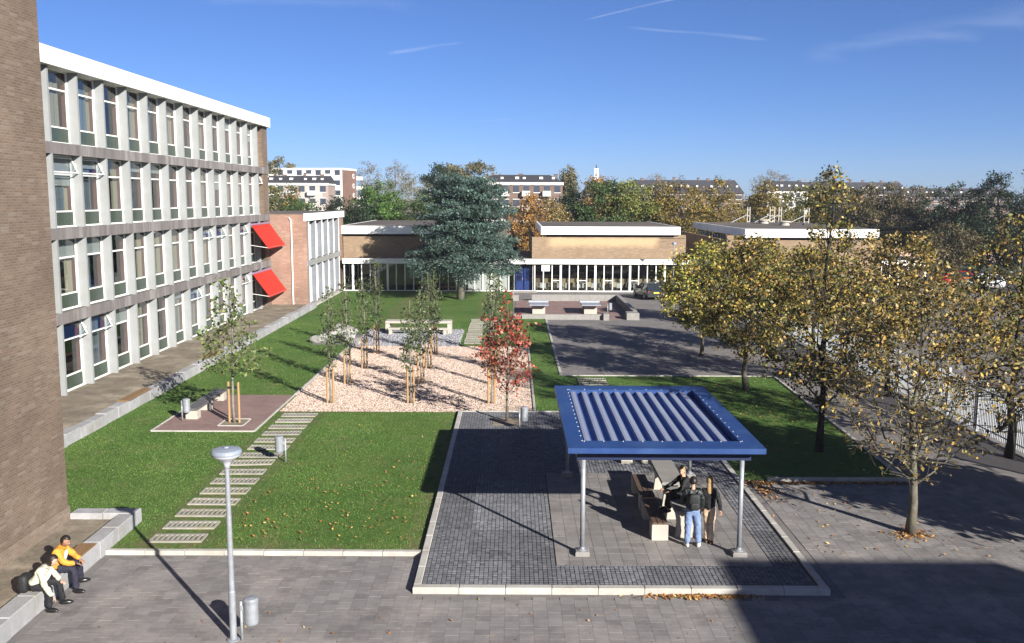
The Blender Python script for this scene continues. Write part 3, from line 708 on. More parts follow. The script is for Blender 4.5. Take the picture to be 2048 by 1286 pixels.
fr = MB().box(-.03,-.05,0,.05,.05,1.75).mesh('side_mullion', FRAME)
for i in range(13): inst(fr, 'side_mullion', low, (20.65, 88.5+i*1.25, 3.4))
MB().box(20.60,88.5,4.25,20.66,103.5,4.33).build('side_rail', FRAME, low); MB().box(20.66,88.5,3.4,20.70,103.5,5.15).build('side_pane', GLASS_D, low)
for x, y in ((27.3,101),(27.6,94.3)):
    MB().lathe([(.5,0),(.5,.15),(.42,.18),(.40,.32),(.62,.34),(.60,.42),(.3,.48),(0,.5)],20,(x,y,6.0)).build('roof_vent', CONC_LIGHT, low, smooth=False)
for i in range(16): MB().box(2.0+i*.86,GY+1.35,.03,2.0+i*.86+.80,GY+1.42,1.12).build('low_partition', CREAMP if i % 5 else BRICK_H, low)
# furniture seen through the glazing
random.seed(5)
TBL = M('table_white', (.72,.70,.64), .5,.08); CHR = M('chair_shell', (.66,.56,.36), .6,.15)
tb = {}; ORD = ['first','second','third','fourth','fifth','sixth','seventh','eighth','ninth','tenth']
tb['top'] = MB().box(-.62,-.38,.72,.62,.38,.76).mesh('table_top', TBL); tb['panel'] = MB().box(-.6,-.37,.30,.6,-.34,.715).mesh('front_panel', TBL)
tb['leg'] = MB().tube([(0,0,0.03),(0,0,.72)],.02,6).mesh('leg', GALV)
for i in range(7):
    x = 2.7+i*1.75; y = GY+.75+random.uniform(0,.3)
    t = thing('canteen_table', (x,y,.0), f'white canteen table behind the glazing, {["first","second","third","fourth","fifth","sixth","seventh"][i]} from the blue doors', 'table', 'tables inside the low wing')
    inst(tb['top'], 'table_top', t, (0,0,0), world=False); inst(tb['panel'], 'front_panel', t, (0,0,0), world=False)
    for sx in (-.55,.55):
        for sy in (-.32,.32): inst(tb['leg'], 'leg', t, (sx,sy,0), world=False)
cs = MB().box(-.2,-.2,.43,.2,.2,.46).mesh('seat', CHR); cb = MB().box(-.2,.17,.46,.2,.21,.88).mesh('backrest', CHR); cl = MB().tube([(0,0,.03),(0,0,.43)],.014,5).mesh('leg', GALV)
for i in range(10):
    x = 2.3+i*1.2; t = thing('canteen_chair', (x,GY+.42+.05*(i%3),.0), f'yellowish shell chair behind the glazing, {ORD[i]} to the right of the blue doors', 'chair', 'chairs inside the low wing', rz=math.pi+random.gauss(0,.3))
    inst(cs,'seat',t,(0,0,0),world=False); inst(cb,'backrest',t,(0,0,0),world=False)
    for sx in (-.17,.17):
        for sy in (-.17,.17): inst(cl,'leg',t,(sx,sy,0),world=False)

# ---------------------------------------------------------------- stone planters along the buildings
random.seed(21)
def stone_wall(t, x0, y0, x1, y1, w, z0, h, step=1.0, dh=.03):
    L = math.hypot(x1-x0,y1-y0); n = round(L/step); a = math.atan2(y1-y0,x1-x0); s = L/n
    b = MB(); b.cbox(-s/2+.008,-w/2,0,s/2-.008,w/2,h,.02); me = b.mesh('stone_block', STONE)
    for i in range(n):
        q = (i+.5)/n; inst(me,'stone_block',t,(x0+(x1-x0)*q+random.gauss(0,.012),y0+(y1-y0)*q+random.gauss(0,.008),z0-random.random()*dh),a+random.gauss(0,.012))
pl = thing('planter', (-17.4,48,0), 'long raised soil bed with stone block wall along the classroom wing', 'planter')
stone_wall(pl,-15.72,26,-15.72,72.3,.42,0,.50,1.05,.06)
MB().box(-19.3,23.6,0,-15.9,72.39,.28).build('soil', SOIL, pl)
bd = MB().cbox(-.21,-1.25,0,.21,1.25,.045,.008).mesh('seat_board', WOOD_L)
for y in (37.6,47.5): inst(bd,'seat_board',pl,(-15.73,y,.50))
pn_ = thing('planter', (-10.9,19,0), 'low stone-edged soil strip at the brick wing where two people sit', 'planter')
stone_wall(pn_,-10.17,12.2,-10.17,23.4,.42,0,.42,1.02,.01); stone_wall(pn_,-11.68,23.62,-9.96,23.62,.42,0,.42,.86,.01)
MB().box(-11.66,12,0,-10.37,23.4,.25).build('soil', SOIL, pn_)
inst(MB().cbox(-.2,-.45,0,.2,.45,.03,.006).mesh('seat_board', WOOD_L),'seat_board',pn_,(-10.17,20.75,.42))
kerb_line(-15.9,72.8,-15.9,85.5,.25,.0,.20,1.2)

# ---------------------------------------------------------------- fence on the right
fence = thing('fence', (17.54,45,0), 'grey upright bar fence along the right side of the yard', 'fence')
BARM = M('fence_grey', (.40,.42,.44), .5, .2, 4, 40, metal=.3)
pk = MB().box(-.012,-.02,.08,.012,.02,1.85).mesh('bar', BARM)
for i in range(280): inst(pk,'bar',fence,(17.54,27.0+i*.115,0))
b = MB()
for i in range(200): b.box(17.528,59.3+i*.115,.08,17.552,59.34+i*.115,1.85)
tag(b.build('far_bars', BARM, fence), kind='stuff')
for z in (.25,1.65): MB().box(17.50,26.8,z,17.527,82.5,z+.05).build('rail', BARM, fence)
ps = MB().box(-.05,-.05,0,.05,.05,2.0).mesh('post', BARM)
for i in range(24): inst(ps,'post',fence,(17.60,26.9+i*2.41,0))
kerb_line(17.35,24,17.35,80,.12,0,.06,2.0)
# ---------------------------------------------------------------- blue pavilion
pav = thing('pavilion', (3.62,24.57,TZ-.01), 'open pavilion with blue steel roof frame on four galvanised posts', 'pavilion')
X0,X1,YA_,YB_ = 1.30,5.94,20.97,28.22; IX0,IX1,IY0,IY1 = 1.72,5.48,21.65,27.60; RZ = 2.90
b = MB()                                   # flat border ring, mitred, with outer and inner skirts
out = [(X0,YA_),(X1,YA_),(X1,YB_),(X0,YB_)]; inn = [(IX0,IY0),(IX1,IY0),(IX1,IY1),(IX0,IY1)]
ring = []
for i in range(4):
    j = (i+1)%4; b = MB()
    o0,o1,i0,i1 = out[i],out[j],inn[i],inn[j]
    b.quad((*o0,RZ),(*o1,RZ),(*i1,RZ),(*i0,RZ)); b.quad((*o0,RZ),(*o1,RZ),(*o1,RZ-.13),(*o0,RZ-.13)); b.quad((*i0,RZ),(*i1,RZ),(*i1,RZ-.24),(*i0,RZ-.24)); b.quad((*o0,RZ-.13),(*o1,RZ-.13),(*i1,RZ-.24),(*i0,RZ-.24))
    b.build('roof_border', BLUE, pav)
NR = 11; pw = (IX1-IX0-.10)/NR
for k in range(NR):                        # trapezoid roof sheets running front to back, with narrow deep troughs
    xa = IX0+.005+k*pw; z1 = RZ-.06; z0 = RZ-.15
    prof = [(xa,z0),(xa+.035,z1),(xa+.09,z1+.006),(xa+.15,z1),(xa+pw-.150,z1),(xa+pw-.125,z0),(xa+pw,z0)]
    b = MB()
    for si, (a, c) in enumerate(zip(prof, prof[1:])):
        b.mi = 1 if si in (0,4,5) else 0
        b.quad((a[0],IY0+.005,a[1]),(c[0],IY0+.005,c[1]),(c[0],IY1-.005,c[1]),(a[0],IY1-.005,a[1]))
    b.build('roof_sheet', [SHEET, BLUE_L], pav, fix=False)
MB().box(IX0,IY0,RZ-.235,IX1,IY1,RZ-.21).build('ceiling', BLUE, pav)
for y in (21.43,27.75): MB().box(1.55,y-.05,RZ-.40,5.70,y+.05,RZ-.245).build('beam', M('beam_navy_%d'%int(y), (.012,.02,.06), .5,.1), pav)
b = MB()
for i in range(14):
    for x in (IX0-.05, IX1+.05): b.lathe([(.022,0),(.018,.012),(0,.016)],8,(x,IY0+(IY1-IY0)*i/13,RZ))
for i in range(9):
    for y in (IY0-.05, IY1+.05): b.lathe([(.022,0),(.018,.012),(0,.016)],8,(IX0+(IX1-IX0)*i/8,y,RZ))
tag(b.build('rivets', GALV, pav), kind='stuff')
for x in (1.70,5.50):
    for y in (21.43,27.75):
        p = MB().tube([(x,y,TZ+.12),(x,y,RZ-.40)],.057,14).build('post', GALV, pav, smooth=True)
        MB().lathe([(.11,0),(.11,.02),(.065,.03),(.06,.09)],16,(x,y,TZ+.10)).build('base_flange', GALV, p)
        f = MB().cbox(x-.17,y-.17,TZ-.02,x+.17,y+.17,TZ+.10,.02).build('footing', CONC, pav)
# benches and tables under the roof
def slab_bench(y0, y1, label):
    t = thing('bench', (3.73,(y0+y1)/2,TZ-.01), label, 'bench', 'concrete benches in the pavilion')
    for y in (y0, y1-.42): MB().cbox(3.53,y,TZ-.012,3.94,y+.42,TZ+.40,.012).build('end_block', CONC_LIGHT, t)
    for i in range(3): MB().cbox(3.54+i*.135,y0+.01,TZ+.40,3.54+i*.135+.122,y1-.01,TZ+.45,.006).build('seat_slat', WOOD, t)
slab_bench(22.35,24.28,'near concrete bench with dark wooden slats under the blue pavilion roof')
slab_bench(24.50,26.50,'far concrete bench with dark wooden slats under the blue pavilion roof')
def slab_table(x0, x1, y0, y1, label):
    t = thing('table', ((x0+x1)/2,(y0+y1)/2,TZ-.01), label, 'table', 'concrete tables in the pavilion')
    MB().cbox(x0,y0,TZ+.70,x1,y1,TZ+.78,.012).build('table_top', CONC, t)
    for y in (y0+.25, y1-.40): MB().prism([(x0+.06,TZ-.012),(x1-.06,TZ-.012),(x1-.10,TZ+.35),(x1-.04,TZ+.695),(x0+.04,TZ+.695),(x0+.10,TZ+.35)],'y',y,y+.14).build('leg_slab', CONC_LIGHT, t)
slab_table(4.14,4.78,24.65,26.85,'far grey concrete table under the blue pavilion roof')
slab_table(4.10,4.74,22.30,24.30,'near grey concrete table hidden behind the standing people')
for x0, x1, w in ((3.55,3.92,'narrower'),(4.22,4.72,'wider')):
    t = thing('concrete_block_seat', ((x0+x1)/2,29.4,TZ-.01), f'{w} pale concrete seat block behind the pavilion posts', 'seat', 'concrete seat blocks behind the pavilion')
    MB().cbox(x0,29.15,TZ-.012,x1,29.6,TZ+.30,.02).build('block', CONC_LIGHT, t); MB().cbox(x0-.02,29.13,TZ+.30,x1+.02,29.62,TZ+.36,.012).build('cap', CONC, t)

# ---------------------------------------------------------------- lamp post in the foreground
def lamp(x, y, h, r, hr, label, z=.02):
    t = thing('lamp_post', (x,y,z), label, 'lamp post')
    MB().tube([(x,y,z),(x,y,z+1.0),(x,y,z+1.02),(x,y,h-.28)],[r,r,r*.86,r*.66],16).build('pole', GALV, t, smooth=False)
    MB().lathe([(r*1.9,0),(r*1.9,.015),(r*1.1,.03)],16,(x,y,z)).build('base_flange', GALV, t)
    hd = MB().lathe([(r*.85,-.28),(r*.95,-.20),(hr*.40,-.13),(hr*.80,-.06),(hr*.98,-.01),(hr*.98,.012)],28,(x,y,h)).build('lamp_bowl', M('lamp_bowl_%d'%int(y), (.42,.43,.46), .35,.06), t, smooth=True)
    MB().lathe([(hr,.0),(hr*1.03,.03),(hr*1.0,.06),(hr*.93,.09),(hr*.55,.115),(.05,.125),(.045,.145),(0,.15)],28,(x,y,h)).build('lamp_cap', M('lamp_cap_%d'%int(y), (.22,.25,.30), .4,.1), t, smooth=False)
    return t
lamp(-5.5,17.22,3.80,.068,.285,'tall grey lamp post with disc head standing in the foreground paving')
lamp(14.35,82.4,4.7,.05,.22,'thin dark-looking lamp post in front of the low glazed wing', 0.0)
def street_light(x, y, h, label):
    t = thing('street_light', (x,y,-.004), label, 'street light')
    MB().tube([(x,y,-.004),(x,y,h-.6),(x+.15,y,h-.25),(x+.6,y,h-.08),(x+1.3,y,h)],[.09,.07,.06,.05,.045],8).build('pole', GALV_D, t, smooth=True)
    MB().obox((x+1.75,y,h+.02),(.95,.28,.16),0,0,-.08).build('lamp_head', FRAME, t)
street_light(52.4,110,5.3,'street light with curved arm before the dark trees at right')

# ---------------------------------------------------------------- litter bins: galvanised drum hung on a post
def bin_(x, y, side, label, z=.02):
    t = thing('litter_bin', (x,y,z), label, 'litter bin', 'galvanised litter bins')
    MB().tube([(x,y,z-.02),(x,y,z+.80)],.028,10).build('post', GALV_D, t, smooth=True)
    cx = x+side*.20
    d = MB().lathe([(.125,0),(.132,.015),(.138,.05),(.138,.46),(.145,.47),(.145,.50),(.132,.505)],24,(cx,y,z+.34)).build('drum', GALV, t, smooth=False)
    MB().lathe([(.145,.50),(.12,.53),(.04,.545),(0,.548)],24,(cx,y,z+.34)).build('lid', GALV, d, smooth=False)
    MB().box(min(x,cx),y-.03,z+.60,max(x,cx)-.0,y+.03,z+.72).build('bracket', GALV_D, t)
bin_(-5.33,17.22,1,'galvanised litter bin right beside the foreground lamp post')
bin_(-7.46,29.45,-1,'galvanised litter bin at the edge of the stepping pads on the lawn', LZ)
bin_(-12.82,34.95,.9,'galvanised litter bin at the near end of the patio bench', LZ+.02)
bin_(.26,33.5,.9,'galvanised litter bin on the terrace beside the red-leaved tree', TZ)
bin_(7.12,68.8,.9,'galvanised litter bin in the table tennis court', .02)
# patio bench: two dark slabs on pale blocks
t = thing('bench', (-12.5,37,LZ+.02), 'long bench with dark top on pale blocks on the clinker patio', 'bench')
for y in (35.2,36.75,38.5): MB().cbox(-12.78,y,LZ+.0,-12.32,y+.40,LZ+.38,.012).build('block', CONC_LIGHT, t)
for y0, y1 in ((35.15,37.0),(37.04,38.95)): MB().cbox(-12.80,y0,LZ+.38,-12.30,y1,LZ+.46,.01).build('seat_slab', M('bench_top_%d'%int(y0), (.105,.10,.105), .6,.2), t)

# ---------------------------------------------------------------- table tennis court with low walls
court = tag(bpy.data.objects.new('court', None), 'red clinker table tennis court with low concrete walls', kind='structure'); COL.objects.link(court)
MB().box(.2,66.2,.004,9.0,78.0,.016).build('court_floor', PAVER_RED, court)
def low_wall(x0,y0,x1,y1,h):
    L = max(x1-x0,y1-y0); n = max(1,round(L/1.2))
    for i in range(n):
        if x1-x0 > y1-y0: MB().cbox(x0+(x1-x0)*i/n+.004,y0,.0,x0+(x1-x0)*(i+1)/n-.004,y1,h,.015).build('wall_block', CONC, court)
        else: MB().cbox(x0,y0+(y1-y0)*i/n+.004,.0,x1,y0+(y1-y0)*(i+1)/n-.004,h,.015).build('wall_block', CONC, court)
low_wall(0.0,65.85,6.7,66.15,.38); low_wall(6.5,65.5,6.9,66.3,.46); low_wall(1.6,77.9,9.0,78.3,.55); low_wall(.0,77.9,.5,78.3,.5); low_wall(8.75,66.9,9.1,77.9,.55); low_wall(8.2,65.8,9.1,66.9,.50)
def pp_table(x, y, label):
    t = thing('table_tennis_table', (x,y,.016), label, 'table', 'concrete table tennis tables')
    MB().cbox(x-.72,y-1.6,.72,x+.72,y+1.6,.80,.012).build('table_top', M('pp_top_%d'%int(x), (.24,.26,.30), .5,.15), t)
    MB().prism([(x-.48,.012),(x+.48,.012),(x+.48,.50),(x+.40,.64),(x+.20,.715),(x-.48,.715)],'y',y-.95,y-.75).build('leg_slab', CONC_LIGHT, t)
    MB().prism([(x-.48,.012),(x+.48,.012),(x+.48,.715),(x-.48,.715)],'y',y+.75,y+.95).build('leg_slab', CONC_LIGHT, t)
    MB().box(x-.76,y-.012,.80,x+.76,y+.012,.94).build('net', GALV_D, t)
pp_table(1.95,69.9,'left concrete table tennis table in the red clinker court')
pp_table(5.85,69.9,'right concrete table tennis table in the red clinker court')

# ---------------------------------------------------------------- concrete frame bench and boulders behind the gravel
t = thing('frame_bench', (-6,58.5,LZ), 'pale concrete table frame with a long bench on the cobbled patch', 'bench')
for x in (-8.0,-4.05): MB().cbox(x-.13,58.25,LZ-.01,x+.13,59.05,.74,.012).build('side_slab', CONC_LIGHT, t)
MB().cbox(-8.13,58.2,.745,-3.92,59.1,.88,.015).build('top_slab', CONC_LIGHT, t)
for x in (-7.75,-4.3): MB().cbox(x-.1,57.7,LZ-.01,x+.1,58.05,.40,.01).build('bench_leg', CONC_LIGHT, t)
MB().cbox(-7.9,57.65,.405,-4.15,58.1,.50,.012).build('bench_seat', CONC_LIGHT, t)
ROCK = M('boulder', (.36,.35,.33), .9,.35,2,14,.8, dirt=(.27,.26,.23))
def rock(x, y, sx, sy, sz, label, seed):
    import bmesh
    bm = bmesh.new(); bmesh.ops.create_icosphere(bm, subdivisions=3, radius=1); q = np.random.default_rng(seed); ax = q.normal(size=(9,3)); ax /= np.linalg.norm(ax,axis=1)[:,None]; dd = q.uniform(.55,.9,9)
    for v in bm.verts:
        p = v.co.copy()
        for a, d in zip(ax, dd):
            e = p.x*a[0]+p.y*a[1]+p.z*a[2]
            if e > d: p -= Vector(a)*(e-d)
        v.co = Vector((p.x*sx, p.y*sy, max(p.z,-.45)*sz))
    bm.normal_update(); me = bpy.data.meshes.new('boulder'); bm.to_mesh(me); bm.free(); me.materials.append(ROCK)
    tag(inst(me,'boulder',None,(x,y,LZ+.38*sz)), label, 'boulder', 'boulders beside the gravel')
rock(-10.6,57.2,1.0,.9,.62,'tallest pale boulder left of the cobbled patch',1)
rock(-11.4,54.9,.9,.7,.40,'low flat pale boulder at the lawn edge left of the cobbles',2)
rock(-10.1,55.3,.75,.7,.42,'rounded pale boulder between the saplings and the cobbled patch',3)
rock(-11.3,56.5,.6,.6,.42,'small pale boulder behind the low flat one',4)
rock(-9.3,54.3,.45,.4,.25,'smallest pale boulder at the gravel corner',5)

# ---------------------------------------------------------------- cars
def car(x, y, rz, paint, label, h=1.40):
    t = thing('car', (x,y,.004), label, 'car', rz=rz)
    def loft(sec, n=None):
        b = MB(); rows = []
        for s in sec: rows.append(s)
        k = len(rows[0]); vs = [p for r_ in rows for p in r_]; fs = []
        for i in range(len(rows)-1):
            for j in range(k):
                j2 = (j+1)%k; fs.append((i*k+j,i*k+j2,(i+1)*k+j2,(i+1)*k+j))
        fs += [tuple(range(k-1,-1,-1)), tuple((len(rows)-1)*k+j for j in range(k))]
        return b.add(vs, fs)
    def body_sec(yy, w, z0, z1): return [(-w*.92,yy,z0),(-w,yy,z0+.14),(-w,yy,z0+(z1-z0)*.62),(-w*.95,yy,z1-.03),(-w*.86,yy,z1),(w*.86,yy,z1),(w*.95,yy,z1-.03),(w,yy,z0+(z1-z0)*.62),(w,yy,z0+.14),(w*.92,yy,z0)]
    loft([body_sec(*q) for q in ((-1.98,.70,.34,.78),(-1.93,.79,.26,.86),(-1.6,.83,.22,.90),(-.7,.845,.20,.90),(.5,.845,.20,.88),(1.0,.835,.20,.84),(1.6,.80,.22,.76),(1.92,.74,.28,.66),(2.0,.64,.36,.58))]).build('body', paint, t, smooth=False, local=True)
    def cab(yy, w, z): return [(-w,yy,z),(w,yy,z)]
    base = [(-.76,-1.82,.88),(.76,-1.82,.88),(.76,.98,.85),(-.76,.98,.85)]; top = [(-.58,-1.42,h-.03),(.58,-1.42,h-.03),(.58,.12,h),(-.58,.12,h)]
    MB().add(base+top,[(0,3,2,1),(4,5,6,7),(0,1,5,4),(1,2,6,5),(2,3,7,6),(3,0,4,7)]).build('window_band', M('car_glass_%d'%int(x*10), (.02,.025,.03), .08,.1, spec=.6), t, local=True)
    MB().add([(a*1.02,bb*1.01,c+.004) for a,bb,c in top]+[(a*.9,bb*.94,c+.045) for a,bb,c in top],[(0,3,2,1),(4,5,6,7),(0,1,5,4),(1,2,6,5),(2,3,7,6),(3,0,4,7)]).build('roof', paint, t, local=True)
    for i in (0,1,2,3): MB().tube([base[i],(top[i][0],top[i][1],top[i][2]+.005)],.045,6).build('pillar', paint, t, local=True)
    for sx in (-1,1):
        MB().tube([(sx*.765,-.35,.88),(sx*.60,-.45,h)],.04,6).build('pillar', paint, t, local=True)
        MB().box(min(sx*.52,sx*.74),-1.972,.62,max(sx*.52,sx*.74),-1.93,.80).build('tail_light', M('tail_%d_%d'%(int(x*10),sx), (.45,.02,.02), .3,.05), t, local=True)
        MB().box(min(sx*.44,sx*.70),1.93,.52,max(sx*.44,sx*.70),1.985,.64).build('headlight', FRAME, t, local=True)
        MB().obox((sx*.92,.55,.95),(.16,.09,.12)).build('mirror', paint, t, local=True)
        for yy in (-1.22,1.28):
            w = MB(); w.tube([(sx*.66,yy,.30),(sx*.855,yy,.30)],.30,20); wo = w.build('wheel', BLACK, t, local=True)
            MB().tube([(sx*.80,yy,.30),(sx*.862,yy,.30)],.18,14).build('rim', GALV, wo, local=True)
    MB().box(-.80,-2.03,.30,.80,-1.94,.52).build('bumper', BLACK, t, local=True)
    MB().box(-.26,-2.0,.60,.26,-1.972,.71).build('number_plate', M('plate_%d'%int(x*10), (.75,.50,.04), .5,.05), t, local=True)
    return t
DKP = M('car_paint_dark', (.018,.028,.030), .22,.1, spec=.5, coat=.5); REDP = M('car_paint_red', (.38,.02,.03), .25,.1, coat=.5); WHP = M('car_paint_white', (.6,.62,.62), .3,.05, coat=.4)
car(11.9,80.6,R(12),DKP,'dark hatchback parked by the low glazed wing, its yellow plate showing')
car(14.35,80.9,R(8),DKP,'dark car half hidden behind the leftmost yellow tree')
car(45.2,94.5,R(75),REDP,'red car glimpsed past the end of the low wing')
car(46.3,90.8,R(75),WHP,'white car in front of the red one past the low wing')
# ---------------------------------------------------------------- trees
PAL = {
 'row_gold': ([(.38,.26,.055),(.27,.21,.045),(.16,.14,.035),(.085,.095,.025),(.36,.20,.07),(.11,.075,.03),(.045,.045,.018)],[2.2,2.8,3,3.4,.7,1.6,2.6]),
 'row_green': ([(.42,.35,.07),(.31,.28,.055),(.17,.18,.04),(.09,.115,.028),(.45,.31,.08)],[2.6,3,3,3,1]),
 'row_brown': ([(.38,.25,.06),(.26,.18,.045),(.15,.12,.035),(.07,.065,.024),(.40,.28,.12)],[2,2.4,3,3.4,.8]),
 'sapling': ([(.050,.078,.026),(.07,.10,.032),(.12,.12,.045),(.035,.052,.02)],[3,3,1,2]),
 'patio': ([(.09,.13,.035),(.12,.15,.045),(.16,.17,.06),(.06,.09,.025)],[3,3,1.4,2]),
 'red': ([(.27,.05,.035),(.34,.08,.048),(.14,.03,.026),(.36,.17,.10),(.20,.085,.05),(.09,.08,.03)],[3,2.4,2.4,1.1,1.6,1]),
 'olive': ([(.14,.125,.05),(.10,.095,.04),(.17,.14,.065)],[2,2,1]),
 'autumn': ([(.20,.13,.04),(.07,.10,.03),(.06,.085,.03),(.26,.14,.04)],[1.5,3,3,1]),
 'green': ([(.05,.085,.024),(.075,.115,.03),(.035,.06,.02)],[3,2,2]),
 'bright': ([(.065,.13,.025),(.09,.16,.03),(.045,.09,.02)],[3,2,2]),
 'dark': ([(.016,.028,.013),(.022,.038,.016),(.034,.052,.022)],[3,3,1]),
 'bare': ([(.20,.17,.14),(.16,.145,.12),(.15,.16,.09)],[2,2,1]),
 'sparse': ([(.15,.15,.085),(.20,.19,.11),(.11,.115,.06)],[2,2,1]),
 'orange': ([(.32,.17,.045),(.25,.14,.045),(.18,.11,.04)],[2,2,1]),
 'sand': ([(.28,.20,.07),(.21,.16,.06),(.15,.12,.05)],[2,2,1]),
 'golden': ([(.21,.155,.032),(.17,.13,.030),(.10,.088,.026),(.24,.15,.035)],[3,3,2,1]),
 'yellowgreen': ([(.15,.17,.035),(.10,.13,.03),(.20,.18,.04)],[3,3,1.4]),
 'goldgreen': ([(.15,.14,.035),(.08,.095,.028),(.20,.16,.035)],[3,3,1.4]),
 'brown': ([(.11,.085,.04),(.08,.07,.033),(.16,.11,.05),(.05,.06,.025)],[3,3,1.5,2]),
}
PROF = {'round': [(0,.35),(.2,.85),(.45,1),(.7,.92),(.88,.68),(1,.30)], 'egg': [(0,.45),(.2,.95),(.4,1),(.65,.72),(.85,.40),(1,.06)],
        'spire': [(0,.5),(.15,.95),(.35,1),(.52,.8),(.68,.48),(.82,.32),(.93,.24),(1,.08)], 'column': [(0,.5),(.2,1),(.6,.9),(.85,.6),(1,.15)], 'cone': [(0,.9),(.15,1),(.6,.55),(1,.04)],
        'open': [(0,.9),(.2,1),(.45,.7),(.7,.42),(1,.08)]}
def tree(name, label, x, y, h, r, pal, z0, tr=.1, prof='round', nl=14, nt=120, nleaf=3000, ls=.1, bark=None, spread=.25, group=None, gz=0., lean=0, up=.35, shell=.45, cat='tree', sides=5, limb_r=.35, drop=None, sprig=0, tipq=.6, lv=(.65,1.25)):
    bark = bark or BARK; t = thing(name, (x,y,gz), label, cat, group)
    pr = np.array(PROF[prof]); H = h-z0; rad = lambda q: np.interp(q, pr[:,0], pr[:,1])*r
    b = MB(); n = 8; wob = rng.normal(size=(n+1,2))*tr*.5; wob[0] = 0
    tp = np.array([(wob[i,0]+lean*(i/n)**1.5, wob[i,1], (h*.96)*i/n) for i in range(n+1)])
    trr = [tr*(1.25 if i == 0 else 1)*(1-.9*(i/n)**.9)+.006 for i in range(n+1)]
    b.tube(tp, trr, 9)
    trunk_at = lambda z: np.array([np.interp(z, tp[:,2], tp[:,0]), np.interp(z, tp[:,2], tp[:,1]), z])
    C = [trunk_at(z) for z in np.linspace(z0*.95, h*.93, 10)]
    for i in range(nl):
        f = (i+.5)/nl; a = i*2.399+rng.normal()*.25; zs = z0*.82+(H*.72)*f
        te = np.clip(f*.72+.22+rng.normal()*.05, .05, .97); re = rad(te)*rng.uniform(.6,.92); p0 = trunk_at(zs); ze = max(z0+H*te, zs+.25)
        e = np.array([np.cos(a)*re, np.sin(a)*re, ze]); e[:2] += trunk_at(ze)[:2]
        m1 = p0*.62+e*.38+np.array([0,0,-.03*H])+rng.normal(size=3)*.04*r; m2 = p0*.27+e*.73+np.array([0,0,.02*H])+rng.normal(size=3)*.05*r
        r0 = max(.010, tr*limb_r*(1-.55*f)); b.tube([p0,m1,m2,e],[r0,r0*.72,r0*.45,r0*.2],sides)
        for q in np.linspace(.3,1,6):
            C.append((1-q)**2*p0+2*q*(1-q)*(m1*.6+m2*.4)+q*q*e)
    C = np.array(C)
    tt = np.linspace(0,1,200); wgt = rad(tt)**2+.05*r*r; tq = rng.choice(tt, nt, p=wgt/wgt.sum()); aa = rng.random(nt)*6.283; rr = rad(tq)*np.maximum(rng.random(nt), .02)**shell
    lump = 1+.16*np.sin(3*aa+tq*7)+.12*np.sin(5*aa-tq*11)
    tip = np.stack([np.cos(aa)*rr*lump, np.sin(aa)*rr*lump, z0+H*tq],1); tip[:,0] += lean*tq
    L0 = []; L1 = []
    for p in tip:
        d = np.linalg.norm(C-p,axis=1)+np.maximum(0, C[:,2]-p[2]+.1)*1.2; q = C[np.argmin(d)]
        mid = q*.5+p*.5+np.array([0,0,.06*np.linalg.norm(p-q)]); k = max(.006, tr*.11)
        b.tube([q,mid,p],[k,k*.7,k*.35],4,cap=False); L0.append(mid if np.linalg.norm(p-q) > .15 else p); L1.append(p)
        for _ in range(sprig):
            u_ = rng.uniform(.35,.95); s0 = q*(1-u_)+p*u_+np.array([0,0,.06*np.linalg.norm(p-q)])*4*u_*(1-u_)*.5; s1 = s0+(p-q)*.25+rng.normal(size=3)*np.array([.22,.22,.16])
            b.tube([s0,s1],[k*.5,k*.22],3,cap=False); L0.append(s0); L1.append(s1)
    tk = b.build('trunk', bark, t, smooth=True, local=True, fix=False)
    L0 = np.array(L0); L1 = np.array(L1); nt = len(L1); i = rng.integers(0, nt, nleaf); q = rng.random((nleaf,1))**tipq
    P = L0[i]*(1-q)+L1[i]*q+rng.normal(size=(nleaf,3))*spread*np.array([1,1,.75])
    if drop is not None: keep = drop(P); P = P[keep]; i = i[keep]
    m = len(P); N = unit(rng.normal(size=(m,3))+np.array([0,0,up])); S = rng.uniform(lv[0],lv[1],m)*ls
    c = palette(m, *PAL[pal], .2)*(1+rng.normal(size=nt)[i]*.14)[:,None]
    cr = link(leaf_mesh('crown', P, N, S, np.clip(c,.003,.9), LEAF), 'crown', t)
    return t
rng = np.random.default_rng(3)
RG = 'autumn trees in rows on the right'
tree('plane_tree','bare-trunked tree nearest the viewer, standing alone in the right paving',10.45,23.25,7.1,2.6,'row_brown',1.5,.115,'round',30,560,12500,.058,BARK,.085,RG,.02,shell=.5,sprig=2,tipq=.45,lv=(.45,1.3),drop=lambda P: rng.random(len(P)) < np.interp(P[:,2],[1.5,3.0,4.4,5.4],[.10,.28,.7,1.]))
tree('plane_tree','tallest golden tree with a narrow top, on the right lawn',10.6,31.0,9.7,2.6,'row_gold',1.7,.12,'spire',26,460,12500,.066,BARK_D,.11,RG,LZ,sprig=2,tipq=.5,lv=(.45,1.3),drop=lambda P: rng.random(len(P)) < np.interp(P[:,2],[1.5,2.8,4.2],[.2,.6,1.]))
tree('plane_tree','dense yellow-green tree at the far end of the right lawn',10.65,41.3,6.9,2.6,'row_gold',1.7,.13,'round',18,360,15000,.075,BARK,.15,RG,LZ,sprig=1,lv=(.5,1.3))
tree('plane_tree','roundest yellow-green tree, standing in the far court paving',10.55,50.8,6.2,2.5,'row_green',1.3,.10,'round',16,320,14000,.08,BARK,.17,RG,0,sprig=1,lv=(.5,1.3))
tree('plane_tree','golden tree beside the fence at the right edge of the photo',16.9,30.5,8.6,2.9,'row_gold',1.9,.14,'egg',24,420,12000,.068,BARK_D,.12,RG,0,sprig=2,tipq=.5,lv=(.45,1.3),drop=lambda P: rng.random(len(P)) < np.interp(P[:,2],[1.8,3.2,4.6],[.2,.55,1.]))
